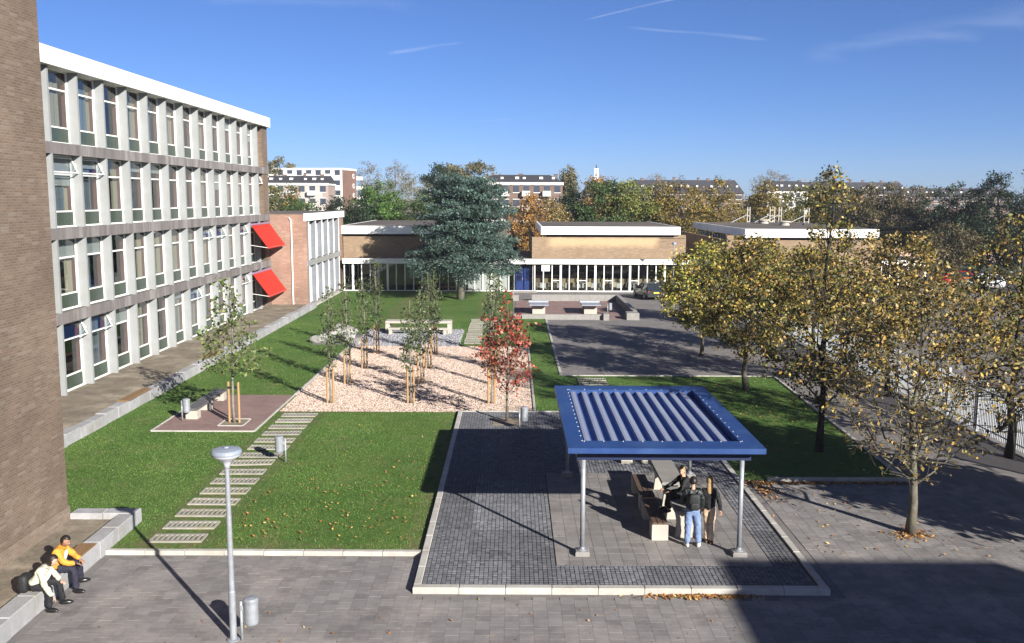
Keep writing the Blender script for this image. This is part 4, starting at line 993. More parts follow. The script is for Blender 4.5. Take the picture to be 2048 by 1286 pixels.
tree('plane_tree','tree beyond the right frame edge shading the right lawn',16.9,21.2,8.6,3.1,'row_gold',1.6,.14,'egg',20,300,22000,.15,BARK_D,.32,RG,0)
tree('plane_tree','golden-brown tree by the fence behind the nearest bare-trunked tree',16.7,40.2,7.4,2.7,'row_brown',2.3,.12,'round',16,260,10000,.078,BARK_D,.15,RG,0,sprig=1)
tree('plane_tree','farther golden tree by the fence, left of the tree behind the bare-trunked one',16.5,50.0,7.0,2.6,'row_gold',2.0,.12,'egg',14,200,7000,.10,BARK_D,.23,RG,0)
tree('plane_tree','yellowing tree by the far end of the fence near the low wing',16.3,61.0,6.0,2.4,'row_gold',1.8,.11,'round',12,160,6000,.11,BARK_D,.23,RG,0)

# staked saplings in the gravel
STK = MB().tube([(0,0,0),(0,0,1.62)],.045,8).mesh('stake', STAKE); STRAP = MB().box(-.17,-.02,1.36,.17,.02,1.44).mesh('strap', BLACK)
rows = [(-7.62,'left'),(-4.30,'middle'),(-.95,'right')]; dep = [(38.2,'nearest'),(42.25,'second'),(46.3,'third'),(50.65,'farthest')]
SG = 'staked saplings in the gravel bed'
for ci, (sx, cn) in enumerate(rows):
    for di, (sy, dn) in enumerate(dep):
        hh = 4.7+rng.uniform(-.2,.6)
        t = tree('sapling', f'{dn} staked sapling of the {cn} row in the gravel bed', sx+rng.normal()*.05, sy, hh, .45, 'sapling', 1.5, .035, 'column', 14, 80, 720 if ci else 650, .062, BARK_P, .10, SG, LZ, limb_r=.3)
        for s in (-1,1): inst(STK,'stake',t,(s*.13,0,0),world=False)
        inst(STRAP,'strap',t,(0,0,0),world=False)
t = tree('sapling','wide-branched green sapling with two stakes on the clinker patio',-10.72,34.68,5.9,1.42,'patio',2.1,.05,'open',20,150,1150,.085,BARK_P,.12,None,LZ)
for dx, dy in ((-.2,.05),(.2,-.02)): inst(STK,'stake',t,(dx,dy,0),world=False)
inst(MB().box(-.22,-.02,1.36,.22,.02,1.44).mesh('strap',BLACK),'strap',t,(0,0,0),world=False)
tree('red_tree','slender tree with red-brown autumn leaves on the terrace edge',-.21,34.8,4.85,1.12,'red',1.2,.05,'egg',18,150,2300,.078,BARK,.10,None,TZ-.01,sprig=1,drop=lambda P: rng.random(len(P)) < np.interp(P[:,2],[1.2,2.0,2.8],[.12,.5,1.]))

# blue-green cedar before the low wing
def cedar(x, y, h):
    t = thing('cedar', (x,y,LZ), 'broad blue-green cedar with layered branches before the low wing', 'tree')
    cx = lambda z: .9*max(0, z-1.5)/h
    b = MB(); b.tube([(0,0,0),(.05,0,h*.15),(cx(h*.3),0,h*.3),(cx(h*.7),.05,h*.7),(cx(h),0,h*.99)],[.36,.31,.26,.15,.02],10)
    P = []; N = []; T = []; ph = []
    nb = 250; zz = 2.5+(h*.985-2.5)*np.linspace(0,1,nb)**.92
    for k, z in enumerate(zz):
        q = z/h; a = k*2.399+rng.normal()*.4
        rm = np.interp(q,[.13,.22,.37,.57,.75,.88,.95,1],[3.2,4.3,5.1,4.7,3.9,2.9,1.9,.7])*(rng.uniform(.82,1.06) if rng.random() < .7 else rng.uniform(.45,.85))
        rise = (np.interp(q,[.1,.3,.6,1],[-.10,.00,.20,.75])+rng.normal()*.09)*rm; d = np.array([np.cos(a),np.sin(a),0]); s = np.array([-d[1],d[0],0])
        pts = []
        for u in (0,.35,.7,1): pts.append(np.array([cx(z),0,z])+d*rm*u+np.array([0,0,rise*u*(1.25-.25*u)-.13*rm*u**3]))
        b.tube(pts,[.07*(1-.6*q),.045,.026,.010],5)
        m = int(70+125*rm); u = .12+.9*rng.random(m)**.62; w = (rng.random(m)-.5)*2; wd = .10+.22*rm*np.sin(np.clip(u,0,1)*2.7)
        base = np.stack([np.interp(u,[0,.35,.7,1],[p_[i] for p_ in pts]) for i in range(3)],1)
        pos = base+s[None]*(w*wd)[:,None]+np.array([0,0,1])*(rng.normal(size=m)*.13-.16*np.abs(w)*wd*rng.random(m))[:,None]+rng.normal(size=(m,3))*.05
        g = np.sin(u*rm*4.7+k)*np.sin(w*wd*5.+k*1.7); keep = g > -.28; pos = pos[keep]
        P.append(pos); mm = len(pos); N.append(unit(np.array([0,0,.9])+rng.normal(size=(mm,3))*.9)); T.append(d[None]+s[None]*(w[keep]*1.2)[:,None]+rng.normal(size=(mm,3))*.9); ph.append(np.full(mm, rng.normal()*.16))
    b.build('trunk', BARK, t, smooth=True, local=True, fix=False)
    P = np.concatenate(P); N = np.concatenate(N); T = np.concatenate(T); ph = np.concatenate(ph); m = len(P)
    c = palette(m,[(.070,.120,.098),(.052,.092,.072),(.125,.175,.155),(.028,.050,.038)],[3,3,1.5,2],.18)*(1+ph)[:,None]
    link(leaf_mesh('crown',P,N,rng.uniform(.065,.155,m),np.clip(c,.004,.9),NEEDLE,.32,T),'crown',t)
cedar(-4.5,78.7,9.7)

# ---------------------------------------------------------------- trees beyond the school
BG = 'trees beyond the school buildings'
bgt = [
 (-68.1,270,20.3,5.0,'olive','round','far olive tree showing over the left end of the white apartment block'),
 (-29.4,118,10.3,3.2,'autumn','round','dark green and rust tree right beside the classroom wing corner'),
 (-25.2,111,8.4,2.6,'green','round','low green tree in front of the dark-roofed flats'),
 (-21.2,114,9.1,2.5,'dark','round','dark green tree below the end wall of the white apartment block'),
 (-46.9,300,20.2,4.8,'bare','round','hazy thin-crowned tree right behind the white apartment block'),
 (-36.8,290,20.5,7.0,'bare','egg','tall hazy tree group left of the olive dome'),
 (-14.0,128,12.8,3.8,'sparse','egg','pale grey-green airy tree left of the cedar'),
 (-16.9,118,10.9,3.0,'bright','round','bright green tree above the west hall roof'),
 (-13.4,170,14.8,3.8,'dark','round','dark tree between the airy tree and the cedar top'),
 (-10.6,230,18.6,7.0,'olive','round','large olive dome-shaped tree behind the cedar top'),
 (-19.2,112,8.0,2.4,'dark','round','low dark tree left of the bright green tree'),
 (-11.0,116,9.2,3.0,'green','round','green tree low behind the west hall, left of the cedar'),
 (2.2,116,9.2,2.7,'orange','round','orange autumn tree right of the cedar'),
 (5.0,117,9.6,2.2,'sand','egg','sandy yellow thin tree between the orange tree and the dark cone'),
 (7.9,120,11.7,2.6,'dark','cone','dark green cone-shaped tree in front of the hipped roof flats'),
 (12.3,230,16.6,1.2,'olive','column','left one of two thin far poplars'),
 (14.2,230,16.6,1.2,'olive','column','right one of two thin far poplars'),
 (15.8,170,13.3,2.8,'orange','round','orange tree peeking out below the far church tower'),
 (11.6,119,11.2,3.1,'green','round','full green tree above the left half of the middle hall'),
 (15.1,118,11.3,3.0,'yellowgreen','round','yellow-green tree beside the full green one over the middle hall'),
 (18.7,122,10.7,2.6,'golden','round','narrow golden tree over the right half of the middle hall'),
 (21.3,118,11.0,3.0,'golden','round','golden round tree over the right end of the middle hall'),
 (26.5,120,11.3,3.2,'golden','egg','golden tree over the left end of the east hall'),
 (33.4,124,11.4,3.4,'golden','egg','golden-green tree behind the first railway masts'),
 (39.5,126,11.2,3.5,'goldgreen','round','half green half gold tree behind the last railway mast'),
 (46.2,128,10.4,3.6,'olive','round','olive tree just right of the narrow golden treetop'),
 (46.9,118,10.7,4.0,'brown','round','large brownish thinning tree right of the east hall'),
 (52.0,120,10.4,3.3,'brown','round','brown-green tree beside the dark trees at right'),
 (53.0,112,10.8,3.3,'dark','round','dark tree left in the dark group at the right edge'),
 (56.5,108,12.6,4.4,'dark','egg','tallest dark tree at the right edge of the photo'),
 (62.0,104,13.4,4.6,'dark','round','dark tree cut by the right frame edge'),
 (48.9,320,17.6,4.0,'bare','round','far hazy bare tree above the long dark roofs'),
 (57.1,320,17.1,4.0,'bare','round','far hazy bare tree right of the one above the long dark roofs'),
 (89.6,320,19.0,6.4,'bare','round','far hazy broad bare tree left of the white-fronted row'),
 (107.8,320,18.0,4.2,'olive','round','far green-grey tree over the right roofs'),
 (45.9,98,6.2,2.9,'brown','round','brown shrub-like tree behind the end of the low wing'),
 (51.0,101,6.6,3.4,'dark','round','low dark tree under the street light'),
 (55.0,98,6.6,3.4,'dark','round','low dark tree at the right edge below the tall dark ones'),
]
for (x,y,h,r,pal,pf,lab) in bgt:
    far = y/118; ls = .135*max(.8,min(far,2.2)); airy = pal in ('bare','sparse'); big = r*h
    nlf = int((3600 if airy else 9500)*min(1.6,max(.6,(r/3)**1.3/far**.8)))
    z0 = h*.22 if pf != 'column' else h*.1
    tree('background_tree', lab, x, y, h*.985, r*1.25, pal, z0, .022*h if not airy else .016*h, pf, 12 if airy else 9, 150 if airy else 130, nlf, ls*(.75 if airy else 1), BARK_P if airy else BARK_D, .30*min(far,2) if airy else .36*min(far,1.6), BG, -.06, shell=.4)
# closed row of dark shrubs under those trees
def shrub_mass(x0,x1,y,h,n,name,label):
    x = rng.uniform(x0,x1,n); z = rng.random(n)**.7*h*(.75+.25*np.sin(x*.6)+.1*np.sin(x*1.7)); yy = y+rng.normal(size=n)*1.3
    P = np.stack([x,yy,z],1); c = palette(n,*PAL['dark'],.25)
    return tag(place_raw(leaf_mesh(name,P,unit(rng.normal(size=(n,3))+np.array([0,-.3,.4])),rng.uniform(.2,.4,n),c,LEAF),name),label,'shrubs',kind='stuff')
shrub_mass(-48,70,134,5.2,26000,'shrub_mass','dark band of undergrowth behind the school halls')

# ---------------------------------------------------------------- fallen leaves
def litter(n, fx, fy, z, name, label, s=.05):
    x = fx(n); y = fy(n); P = np.stack([x,y,np.full(n,z)+rng.random(n)*.02],1); N = unit(np.array([0,0,1.])+rng.normal(size=(n,3))*.35)
    c = palette(n,[(.40,.22,.06),(.30,.14,.045),(.22,.10,.04),(.48,.33,.12),(.18,.09,.05)],[2,3,2,1.4,1],.2)
    tag(place_raw(leaf_mesh(name,P,N,rng.uniform(.6,1.2,n)*s,c,DRYLEAF),name),label,'leaves',kind='stuff')
litter(420,lambda n: 4.2+rng.normal(size=n)*.62,lambda n: 19.36-np.abs(rng.normal(size=n))*.09,.026,'fallen_leaves','brown leaves drifted against the front kerb of the terrace')
litter(600,lambda n: rng.uniform(7.1,12.2,n),lambda n: 27.58-np.abs(rng.normal(size=n))*.12,.026,'fallen_leaves','brown leaves drifted along the kerb of the right lawn')
litter(240,lambda n: 7.35+np.abs(rng.normal(size=n))*.35,lambda n: 27.0+rng.normal(size=n)*.6,.026,'fallen_leaves','brown leaves gathered in the corner by the terrace kerb')
litter(240,lambda n: 10.45+rng.normal(size=n)*.28,lambda n: 23.15+rng.normal(size=n)*.22,.026,'fallen_leaves','yellow leaves around the foot of the nearest bare-trunked tree')
litter(130,lambda n: rng.uniform(7.2,13,n),lambda n: rng.uniform(21.6,27.3,n),.026,'fallen_leaves','single yellow leaves strewn over the right paving')
litter(420,lambda n: rng.uniform(7.2,12.4,n),lambda n: rng.uniform(28,44,n),.09,'fallen_leaves','yellow leaves strewn over the shaded right lawn')
litter(420,lambda n: rng.uniform(-7.4,-2.6,n),lambda n: 22.3+np.abs(rng.normal(size=n))*5,.10,'fallen_leaves','single pale leaves strewn over the near lawn',.045)
litter(60,lambda n: rng.uniform(-9,5,n),lambda n: rng.uniform(16.5,19.1,n),.026,'fallen_leaves','few small leaves on the foreground paving',.035)

# ---------------------------------------------------------------- far buildings
WIN = M('far_window', (.05,.06,.08), .15,.2,1,4,spec=.6); PALE = M('far_white', (.72,.70,.65), .7,.12,.3,3); BRF = M('far_brick', (.20,.115,.085), .9,.25,.4,6); ROOFD = M('far_roof', (.045,.043,.048), .8,.25,.3,5); BRG = M('far_brown', (.16,.11,.085), .9,.25,.4,6)
MIXW = brick_mat('far_brick_and_render', (.60,.58,.54), (.20,.125,.095), (.5,.48,.45), 'x', 'z', 2.6, 40., .05, .1, 0., .3, 0.)
def block(name, label, cx, cy, w, d, h, rz, storeys, bays, wallm, balcony=False, roof=None, group='flats on the skyline', z_lo=0, bandm=None, endm=None, chim=0, wmat=None):
    t = thing(name, (cx,cy,-.06), label, 'building', group, rz=rz)
    MB().box(-w/2,-d/2,0,w/2,d/2,h).build('wall', wallm, t, local=True)
    if endm: MB().box(w/2,-d/2+.01,0,w/2+.08,d/2,h-.05).build('end_wall', endm, t, local=True)
    sh = h/storeys; bw = w/bays
    wme = MB().box(0,-.06,0,bw*.55,.0,sh*.5).mesh('window', wmat or WIN); fme = MB().box(-.12,-.09,-.12,bw*.55+.12,-.061+.0,-.0).box(-.12,-.09,sh*.5,bw*.55+.12,-.061,sh*.5+.12).mesh('frame', PALE)
    bme = MB().box(-bw*.02,-1.2,-.15,bw*.75,-.001,.95).mesh('balcony', PALE)
    for s in range(storeys):
        if (s+1)*sh < z_lo: continue
        for i in range(bays):
            x = -w/2+bw*(i+.22); z = s*sh+sh*.3
            o = inst(wme,'window',t,(x,-d/2,z),world=False); inst(fme,'frame',o,(0,0,0),world=False)
            if balcony and i % 2 == 0: inst(bme,'balcony',t,(x-.3,-d/2,s*sh+.25),world=False)
    if bandm: MB().box(-w/2-.2,-d/2-.25,h-.5,w/2+.2,d/2+.2,h+.05).build('roof_band', bandm, t, local=True)
    if roof:
        hip = roof[1]; rh = roof[0]
        MB().add([(-w/2-.3,-d/2-.3,h),(w/2+.3,-d/2-.3,h),(w/2+.3,d/2+.3,h),(-w/2-.3,d/2+.3,h),(-w/2+hip,0,h+rh),(w/2-hip,0,h+rh)],[(0,1,5,4),(1,2,5),(2,3,4,5),(3,0,4),(0,3,2,1)]).build('roof', ROOFD, t, local=True)
        cme = MB().box(-.45,-.35,-.6,.45,.35,1.0).box(-.55,-.45,1.0,.55,.45,1.12).mesh('chimney', BRG); dme = MB().box(-.5,-.35,-.3,.5,.5,.55).mesh('dormer', PALE)
        for i in range(chim):
            inst(cme,'chimney',t,(-w/2+w*(i+.5+rng.uniform(-.3,.3))/chim,.1,h+rh-rng.random()*.5),world=False,scale=(rng.uniform(.5,1.1),1,rng.uniform(.5,.9)))
            inst(dme,'dormer',t,(-w/2+w*(i+rng.uniform(.1,.4))/chim,-d/4,h+rh*.5),world=False,scale=(.8,1,.7)); inst(dme,'dormer',t,(-w/2+w*(i+rng.uniform(.6,.9))/chim,-d/4,h+rh*.5),world=False,scale=(.6,1,.6))
    return t
wb = block('apartment_block','long white apartment block with balconies and brick end wall on the left skyline',-64.4,273,34,12,16.9,-R(9),6,12,PALE,True,bandm=PALE,endm=BRF,z_lo=5)
for s in range(5):
    inst(MB().tube([(0,0,0),(.12,0,0)],.75,16).mesh('round_window',PALE),'round_window',wb,(17.08,3.4,3.6+s*2.8),world=False); inst(MB().tube([(.12,0,0),(.14,0,0)],.45,16).mesh('pane',WIN),'round_pane',wb,(17.08,3.4,3.6+s*2.8),world=False)
    inst(MB().box(0,-1.2,0,1.3,1.2,1.0).mesh('end_balcony',PALE),'end_balcony',wb,(17.08,7.3,2.6+s*2.8),world=False)
block('flats','brick and white flats with dark pitched roof before the white apartment block',-53.0,232,15.5,9,12.1,0,4,6,MIXW,True,(1.9,.1),bandm=PALE,z_lo=3,chim=3)
block('flats','four-storey flats with dark hipped roof right of the cedar top',1.7,203,17.6,9,12.0,0,4,8,BRG,True,(1.7,2.6),bandm=PALE,z_lo=5,chim=3)
block('terraced_row','long dark-roofed row on the skyline behind the golden trees',52.0,284,34,10,10.3,0,4,12,BRG,False,(4.0,1.6),z_lo=6,chim=6)
block('terraced_row','short dark-roofed row with white upper windows right of centre skyline',87.0,300,13,10,11.2,0,4,6,PALE,False,(3.2,1.0),z_lo=6,chim=3)
block('terraced_row','farther dark-roofed row with pale gables on the right skyline',122.0,340,40,10,10.6,0,4,14,BRG,False,(4.2,1.2),z_lo=6,chim=7)
block('terraced_row','lowest and farthest roof row at the right end of the skyline',176,380,50,10,9.8,0,4,14,BRG,False,(3.4,1.2),z_lo=6,chim=7)
block('terraced_row','dim roof row between the hipped roof flats and the church tower',33.0,330,16,10,10.4,0,4,5,BRG,False,(3.6,1.0),z_lo=6,chim=2)
t = thing('church_tower',(37.2,420,-.06),'slender pale tower on the skyline above the orange tree','tower')
for x0 in (36.3,37.5): MB().box(x0,419.4,0,x0+.7,420.6,22.0).build('pier', PALE, t)
for z in (14,16,18,20,21.4): MB().box(36.3,419.5,z,38.2,420.5,z+.5).build('bell_floor', PALE, t)
MB().lathe([(.4,0),(.25,.8),(0,2.0)],8,(37.3,420,22)).build('spire', ROOFD, t)
# pale wall far right, with a strip of grass behind it
tag(MB().box(44,129.6,-.06,100,130,2.0).build('garden_wall', M('pink_wall', (.50,.34,.29), .9,.15,.5,6)),'long low pinkish wall beyond the end of the low wing','wall')

# ---------------------------------------------------------------- railway masts
def mast(x, y, h, label, w=.55):
    t = thing('railway_mast', (x,y,-.06), label, 'mast', 'railway masts behind the east hall')
    for s in (-1,1): MB().box(s*w/2-.05,-.06,0,s*w/2+.05,.06,h).build('leg', CONC_LIGHT, t, local=True)
    n = int(h/.7)
    for i in range(n): MB().box(-w/2+.05,-.04,.35+i*.7,w/2-.05,.04,.45+i*.7).build('rung', CONC_LIGHT, t, local=True)
    MB().tube([(-w/2,0,h-.9),(-3.2,0,h-2.4)],.05,5).build('bracket_arm', GALV_D, t, local=True); MB().tube([(-w/2,0,h-2.5),(-3.2,0,h-2.4)],.04,5).build('bracket_arm', GALV_D, t, local=True)
mast(28.4,112,7.75,'leftmost railway mast above the east hall roof',.30)
mast(31.25,112,7.75,'left one of the pair of railway masts above the east hall roof')
mast(32.2,112,7.75,'right one of the pair of railway masts above the east hall roof',.30)
mast(35.4,112,7.65,'rightmost railway mast above the east hall roof')
for i, z in enumerate((6.6,5.6,5.0)):
    tag(MB().tube([(16+(x)*1.0,112.2,z-.25*math.sin(math.pi*((x%12)/12))) for x in range(0,45,3)],.022,4).build('overhead_wire', DARK), ('top','middle','bottom')[i]+' overhead railway wire behind the east hall', 'wire', 'overhead railway wires')
# ---------------------------------------------------------------- people
import bmesh
SKIN = M('skin', (.42,.25,.17), .6, .08, 8, 60); SKIN_D = M('skin_tan', (.26,.14,.085), .6,.08,8,60); LIP = M('lip', (.30,.09,.08), .6,.05)
def skin_mesh(chains, sub=1):
    pts = {}; V = []; Rr = []; E = []
    for ch in chains:
        prev = None
        for p, r in ch:
            k = tuple(round(q,4) for q in p)
            if k not in pts: pts[k] = len(V); V.append(k); Rr.append(r if isinstance(r, tuple) else (r,r))
            if prev is not None and prev != pts[k]: E.append((prev, pts[k]))
            prev = pts[k]
    me = bpy.data.meshes.new('tmp'); me.from_pydata(V, E, []); o = bpy.data.objects.new('tmp', me); COL.objects.link(o)
    o.modifiers.new('s','SKIN'); sk = me.skin_vertices[0].data
    for i, r in enumerate(Rr): sk[i].radius = r; sk[i].use_root = (i == 0)
    s = o.modifiers.new('u','SUBSURF'); s.levels = sub; s.render_levels = sub
    dg = bpy.context.evaluated_depsgraph_get(); res = bpy.data.meshes.new_from_object(o.evaluated_get(dg))
    bpy.data.objects.remove(o); bpy.data.meshes.remove(me); res.materials.clear(); return res
def smooth(me): me.polygons.foreach_set('use_smooth', [True]*len(me.polygons)); me.update()
def put(me, name, mat, parent):
    me.materials.append(mat); smooth(me); me.name = name; o = bpy.data.objects.new(name, me); COL.objects.link(o); o.parent = parent; return o
def ico(sx, sy, sz, c=(0,0,0), sub=3, f=None):
    bm = bmesh.new(); bmesh.ops.create_icosphere(bm, subdivisions=sub, radius=1)
    if f:
        kill = [v for v in bm.verts if not f(v.co)]; bmesh.ops.delete(bm, geom=kill, context='VERTS')
    for v in bm.verts: v.co = Vector((v.co.x*sx+c[0], v.co.y*sy+c[1], v.co.z*sz+c[2]))
    return bm
def head_bm(hc, yaw, pitch):
    bm = ico(.074,.094,.112)
    for v in bm.verts:
        x, y, z = v.co
        if z < -.02: k = 1-.32*min(1,(-z-.02)/.09); v.co.x *= k; v.co.y = y*(1-.10*min(1,(-z-.02)/.09))+.012
        if abs(x) < .016 and y > .06 and -.035 < z < .02: v.co.y += .020*(1-abs(z+.02)/.05)      # nose
        if .014 < abs(x) < .045 and y > .05 and -.004 < z < .03: v.co.y -= .007                     # eye sockets
        if abs(x) < .03 and y > .05 and -.085 < z < -.06: v.co.y += .004
    for s in (-1,1):
        e = ico(.012,.02,.03,(s*.076,-.005,-.005),1); m2 = bpy.data.meshes.new('e'); e.to_mesh(m2); e.free(); bm.from_mesh(m2); bpy.data.meshes.remove(m2)
    Mx = Matrix.Translation(hc) @ Matrix.Rotation(yaw,4,'Z') @ Matrix.Rotation(pitch,4,'X')
    bmesh.ops.transform(bm, matrix=Mx, verts=bm.verts); return bm, Mx
def hand_chains(w, d, side, curl=.4):
    """palm from the wrist along d, four unequal fingers and a thumb that leaves the side of the palm"""
    d = Vector(d).normalized(); up = Vector((0,0,1)); s = d.cross(up); s = (s if s.length > .1 else Vector((1,0,0))).normalized(); nrm = s.cross(d).normalized()
    w = Vector(w); palm = []; out = []
    for i, (o, L) in enumerate(((-.030,.060),(-.010,.072),(.011,.068),(.030,.054))):
        k = w+d*.085+s*o; a = k+d*L*.5-nrm*curl*.02; e = a+d*L*.42-nrm*curl*.05
        out.append([(w+d*.02,.018),(k,.0105),(a,.009),(e,.0075)])
    tb = w+d*.03-s*side*.03; out.append([(w+d*.02,.018),(tb,.0115),(tb+d*.03-s*side*.022-nrm*.01,.0095),(tb+d*.055-s*side*.026-nrm*.02,.008)])
    return [[(tuple(p),r) for p,r in ch] for ch in out]
FT = bpy.data.textures.new('folds', 'CLOUDS'); FT.noise_scale = .075; FT.noise_depth = 2
def folds(o, k):
    d = o.modifiers.new('folds', 'DISPLACE'); d.texture = FT; d.texture_coords = 'GLOBAL'; d.strength = k*1.6; d.mid_level = .5
    return o
def person(label, loc, rz, J, cl, group=None):
    t = thing('person', loc, label, 'person', group, rz=rz)
    P = {k: Vector(v) for k, v in J.items() if isinstance(v, tuple)}
    g = lambda k, r: (tuple(P[k]), r)
    mid = lambda a, b, q=.5: tuple(P[a].lerp(P[b], q))
    S = cl.get('bulk', 1.)
    ch = [[g('pelvis',(.14,.10)), (mid('pelvis','chest'),(.125,.09)), g('chest',(.15,.10)), g('neck',.052), g('head',.05)]]
    for s in 'LR':
        ch += [[g('chest',(.15,.10)), g('sh'+s,.055), g('el'+s,.040), g('wr'+s,.028)], [g('pelvis',(.14,.10)), g('hp'+s,.085), g('kn'+s,.056), g('an'+s,.040), g('to'+s,.030)]]
    body = skin_mesh(ch)
    bm = bmesh.new(); bm.from_mesh(body); bpy.data.meshes.remove(body)
    hb, Mx = head_bm(P['head'], J.get('yaw',0), J.get('pitch',0)); tmp = bpy.data.meshes.new('h'); hb.to_mesh(tmp); hb.free(); bm.from_mesh(tmp); bpy.data.meshes.remove(tmp)
    for s, sg in (('L',-1),('R',1)):
        d = P['hd'+s]-P['wr'+s]
        for hc in hand_chains(P['wr'+s], d, sg, J.get('curl',.5)):
            hm = skin_mesh([hc],1); bm.from_mesh(hm); bpy.data.meshes.remove(hm)
    me = bpy.data.meshes.new('body'); bm.to_mesh(me); bm.free()
    o = bpy.data.objects.new('tmpb', me); COL.objects.link(o); r = o.modifiers.new('r','REMESH'); r.mode = 'VOXEL'; r.voxel_size = .0085
    dg = bpy.context.evaluated_depsgraph_get(); me2 = bpy.data.meshes.new_from_object(o.evaluated_get(dg)); bpy.data.objects.remove(o); bpy.data.meshes.remove(me); me2.materials.clear()
    body = put(me2, 'body', cl.get('skin', SKIN), t)
    for s in (-1,1):
        e = ico(.010,.006,.006,(s*.030,.086,.010),2); m_ = bpy.data.meshes.new('eye'); e.to_mesh(m_); e.free(); m_.transform(Mx); put(m_,'eye',BLACK,body)
    e = ico(.022,.006,.006,(0,.089,-.062),2); m_ = bpy.data.meshes.new('mouth'); e.to_mesh(m_); e.free(); m_.transform(Mx); put(m_,'mouth',LIP,body)
    # clothes: shells a little outside the body
    jk = cl['jacket']; hem = cl.get('hem', .0)
    hemp = tuple(P['pelvis']+(P['pelvis']-P['chest']).normalized()*hem)
    ch = [[(hemp,(.175*S,.135*S)), (mid('pelvis','chest',.35),(.165*S,.13*S)), (mid('pelvis','chest',.7),(.17*S,.13*S)), g('chest',(.178*S,.125*S)), (mid('chest','neck',.72),(.085,.075)), (mid('chest','neck',.95),(.07,.068))]]
    for s in 'LR': ch += [[g('chest',(.178*S,.125*S)), g('sh'+s,.078*S), (mid('sh'+s,'el'+s),.070*S), g('el'+s,.062*S), (mid('el'+s,'wr'+s),.056*S), (mid('el'+s,'wr'+s,.96),.050*S)]]
    folds(put(skin_mesh(ch,3), 'jacket', jk, t), .026)
    ch = [[(mid('pelvis','chest',.3),(.14,.105)), g('pelvis',(.155,.118))]]
    ks = cl.get('leg', 1.)
    for s in 'LR': ch += [[g('pelvis',(.155,.118)), g('hp'+s,.105), (mid('hp'+s,'kn'+s),.092*ks), g('kn'+s,.075*ks), (mid('kn'+s,'an'+s),.072*ks), (mid('kn'+s,'an'+s,1.0),.066*ks)]]
    folds(put(skin_mesh(ch,3), 'trousers', cl['trousers'], t), .022)
    for s in 'LR':
        a = P['an'+s]; to = P['to'+s]; d = (to-a); d.z = 0; d.normalize(); c = a+d*.06; ang = math.atan2(d.y,d.x)-math.pi/2
        bm = ico(.054,.140,.062,sub=3)
        for v in bm.verts:
            v.co.z = max(v.co.z,-.030)
            if v.co.y > .03: v.co.z *= 1-.35*(v.co.y-.03)/.12
        m_ = bpy.data.meshes.new('shoe'); bm.to_mesh(m_); bm.free(); m_.transform(Matrix.Translation((c.x,c.y,a.z-.08+.034)) @ Matrix.Rotation(ang,4,'Z')); put(m_,'shoe',cl['shoe'],t)
    hair = ico(.083,.103,.120,(0,-.006,.012),3, cl['hairf']); m_ = bpy.data.meshes.new('hair'); hair.to_mesh(m_); hair.free(); m_.transform(Mx)
    ho = put(m_, 'hair', cl['hair'], t); so = ho.modifiers.new('th','SOLIDIFY'); so.thickness = .012; so.offset = 1
    if cl.get('long'):
        L = cl['long']; hl = skin_mesh([[(tuple(Mx @ Vector((0,-.045,.07))),(.06,.045)),(tuple(Mx @ Vector((0,-.078,-.03))),(.085,.045)),(tuple(Mx @ Vector((0,-.09,-.16))),(.085,.04)),(tuple((Mx @ Vector((0,-.10,-.16)))+Vector((0,-.01,-L))),(.045,.022))]],2)
        put(hl, 'long_hair', cl['hair'], t)
    if cl.get('shirt'):
        c = P['chest']; up_ = (P['neck']-P['chest']).normalized(); f = Vector((0,1,0)); f = (f-up_*f.dot(up_)).normalized()
        e = ico(.075,.05,.17); m_ = bpy.data.meshes.new('shirt'); e.to_mesh(m_); e.free(); rot = Vector((0,0,1)).rotation_difference(up_).to_matrix().to_4x4()
        m_.transform(Matrix.Translation(c+f*.105-up_*.05) @ rot); put(m_,'shirt',cl['shirt'],t)
    return t
short = lambda c: c.z > .30 or (c.y < .10 and c.z > -.45)
bob = lambda c: c.z > .35 or (c.y < .25 and c.z > -.95)
BLK = M('cloth_black', (.014,.014,.016), .8,.3,6,40,.2); LTH = M('jacket_dark_green', (.022,.028,.026), .42,.4,5,30,.3); JEAN = M('jeans', (.17,.24,.40), .85,.3,5,50,.3); BEI = M('trousers_beige', (.52,.375,.25), .8,.15,5,50); ORA = M('jacket_orange', (.62,.27,.035), .7,.2,8,50,.3); CRM = M('jacket_cream', (.48,.46,.36), .75,.2,6,50,.3); NAVY = M('trousers_navy', (.02,.02,.035), .85,.2,6,50); WHT = M('shirt_white', (.7,.7,.7), .8,.08); SHB = M('shoe_black', (.012,.012,.012), .3,.1); SHW = M('shoe_white', (.6,.58,.54), .6,.1); SHN = M('shoe_brown', (.11,.06,.03), .5,.2)
HBL = M('hair_blond', (.55,.36,.16), .5,.5,4,90,.5,stretch=(6,6,.6)); HDK = M('hair_dark', (.018,.013,.011), .45,.3,4,60)
def standing(**k):
    J = dict(pelvis=(0,0,.96), chest=(0,.01,1.30), neck=(0,0,1.49), head=(0,.03,1.645), shL=(-.17,0,1.42), shR=(.17,0,1.42), elL=(-.235,-.03,1.13), elR=(.235,-.03,1.13), wrL=(-.235,.06,.89), wrR=(.235,.06,.89), hdL=(-.23,.09,.80), hdR=(.23,.09,.80),
             hpL=(-.09,0,.90), hpR=(.09,0,.90), knL=(-.10,.02,.50), knR=(.10,.02,.50), anL=(-.11,-.02,.08), anR=(.11,-.02,.08), toL=(-.13,.12,.04), toR=(.13,.12,.04))
    J.update(k); return J
TP = TZ-.012
GP = 'pupils talking under the pavilion'
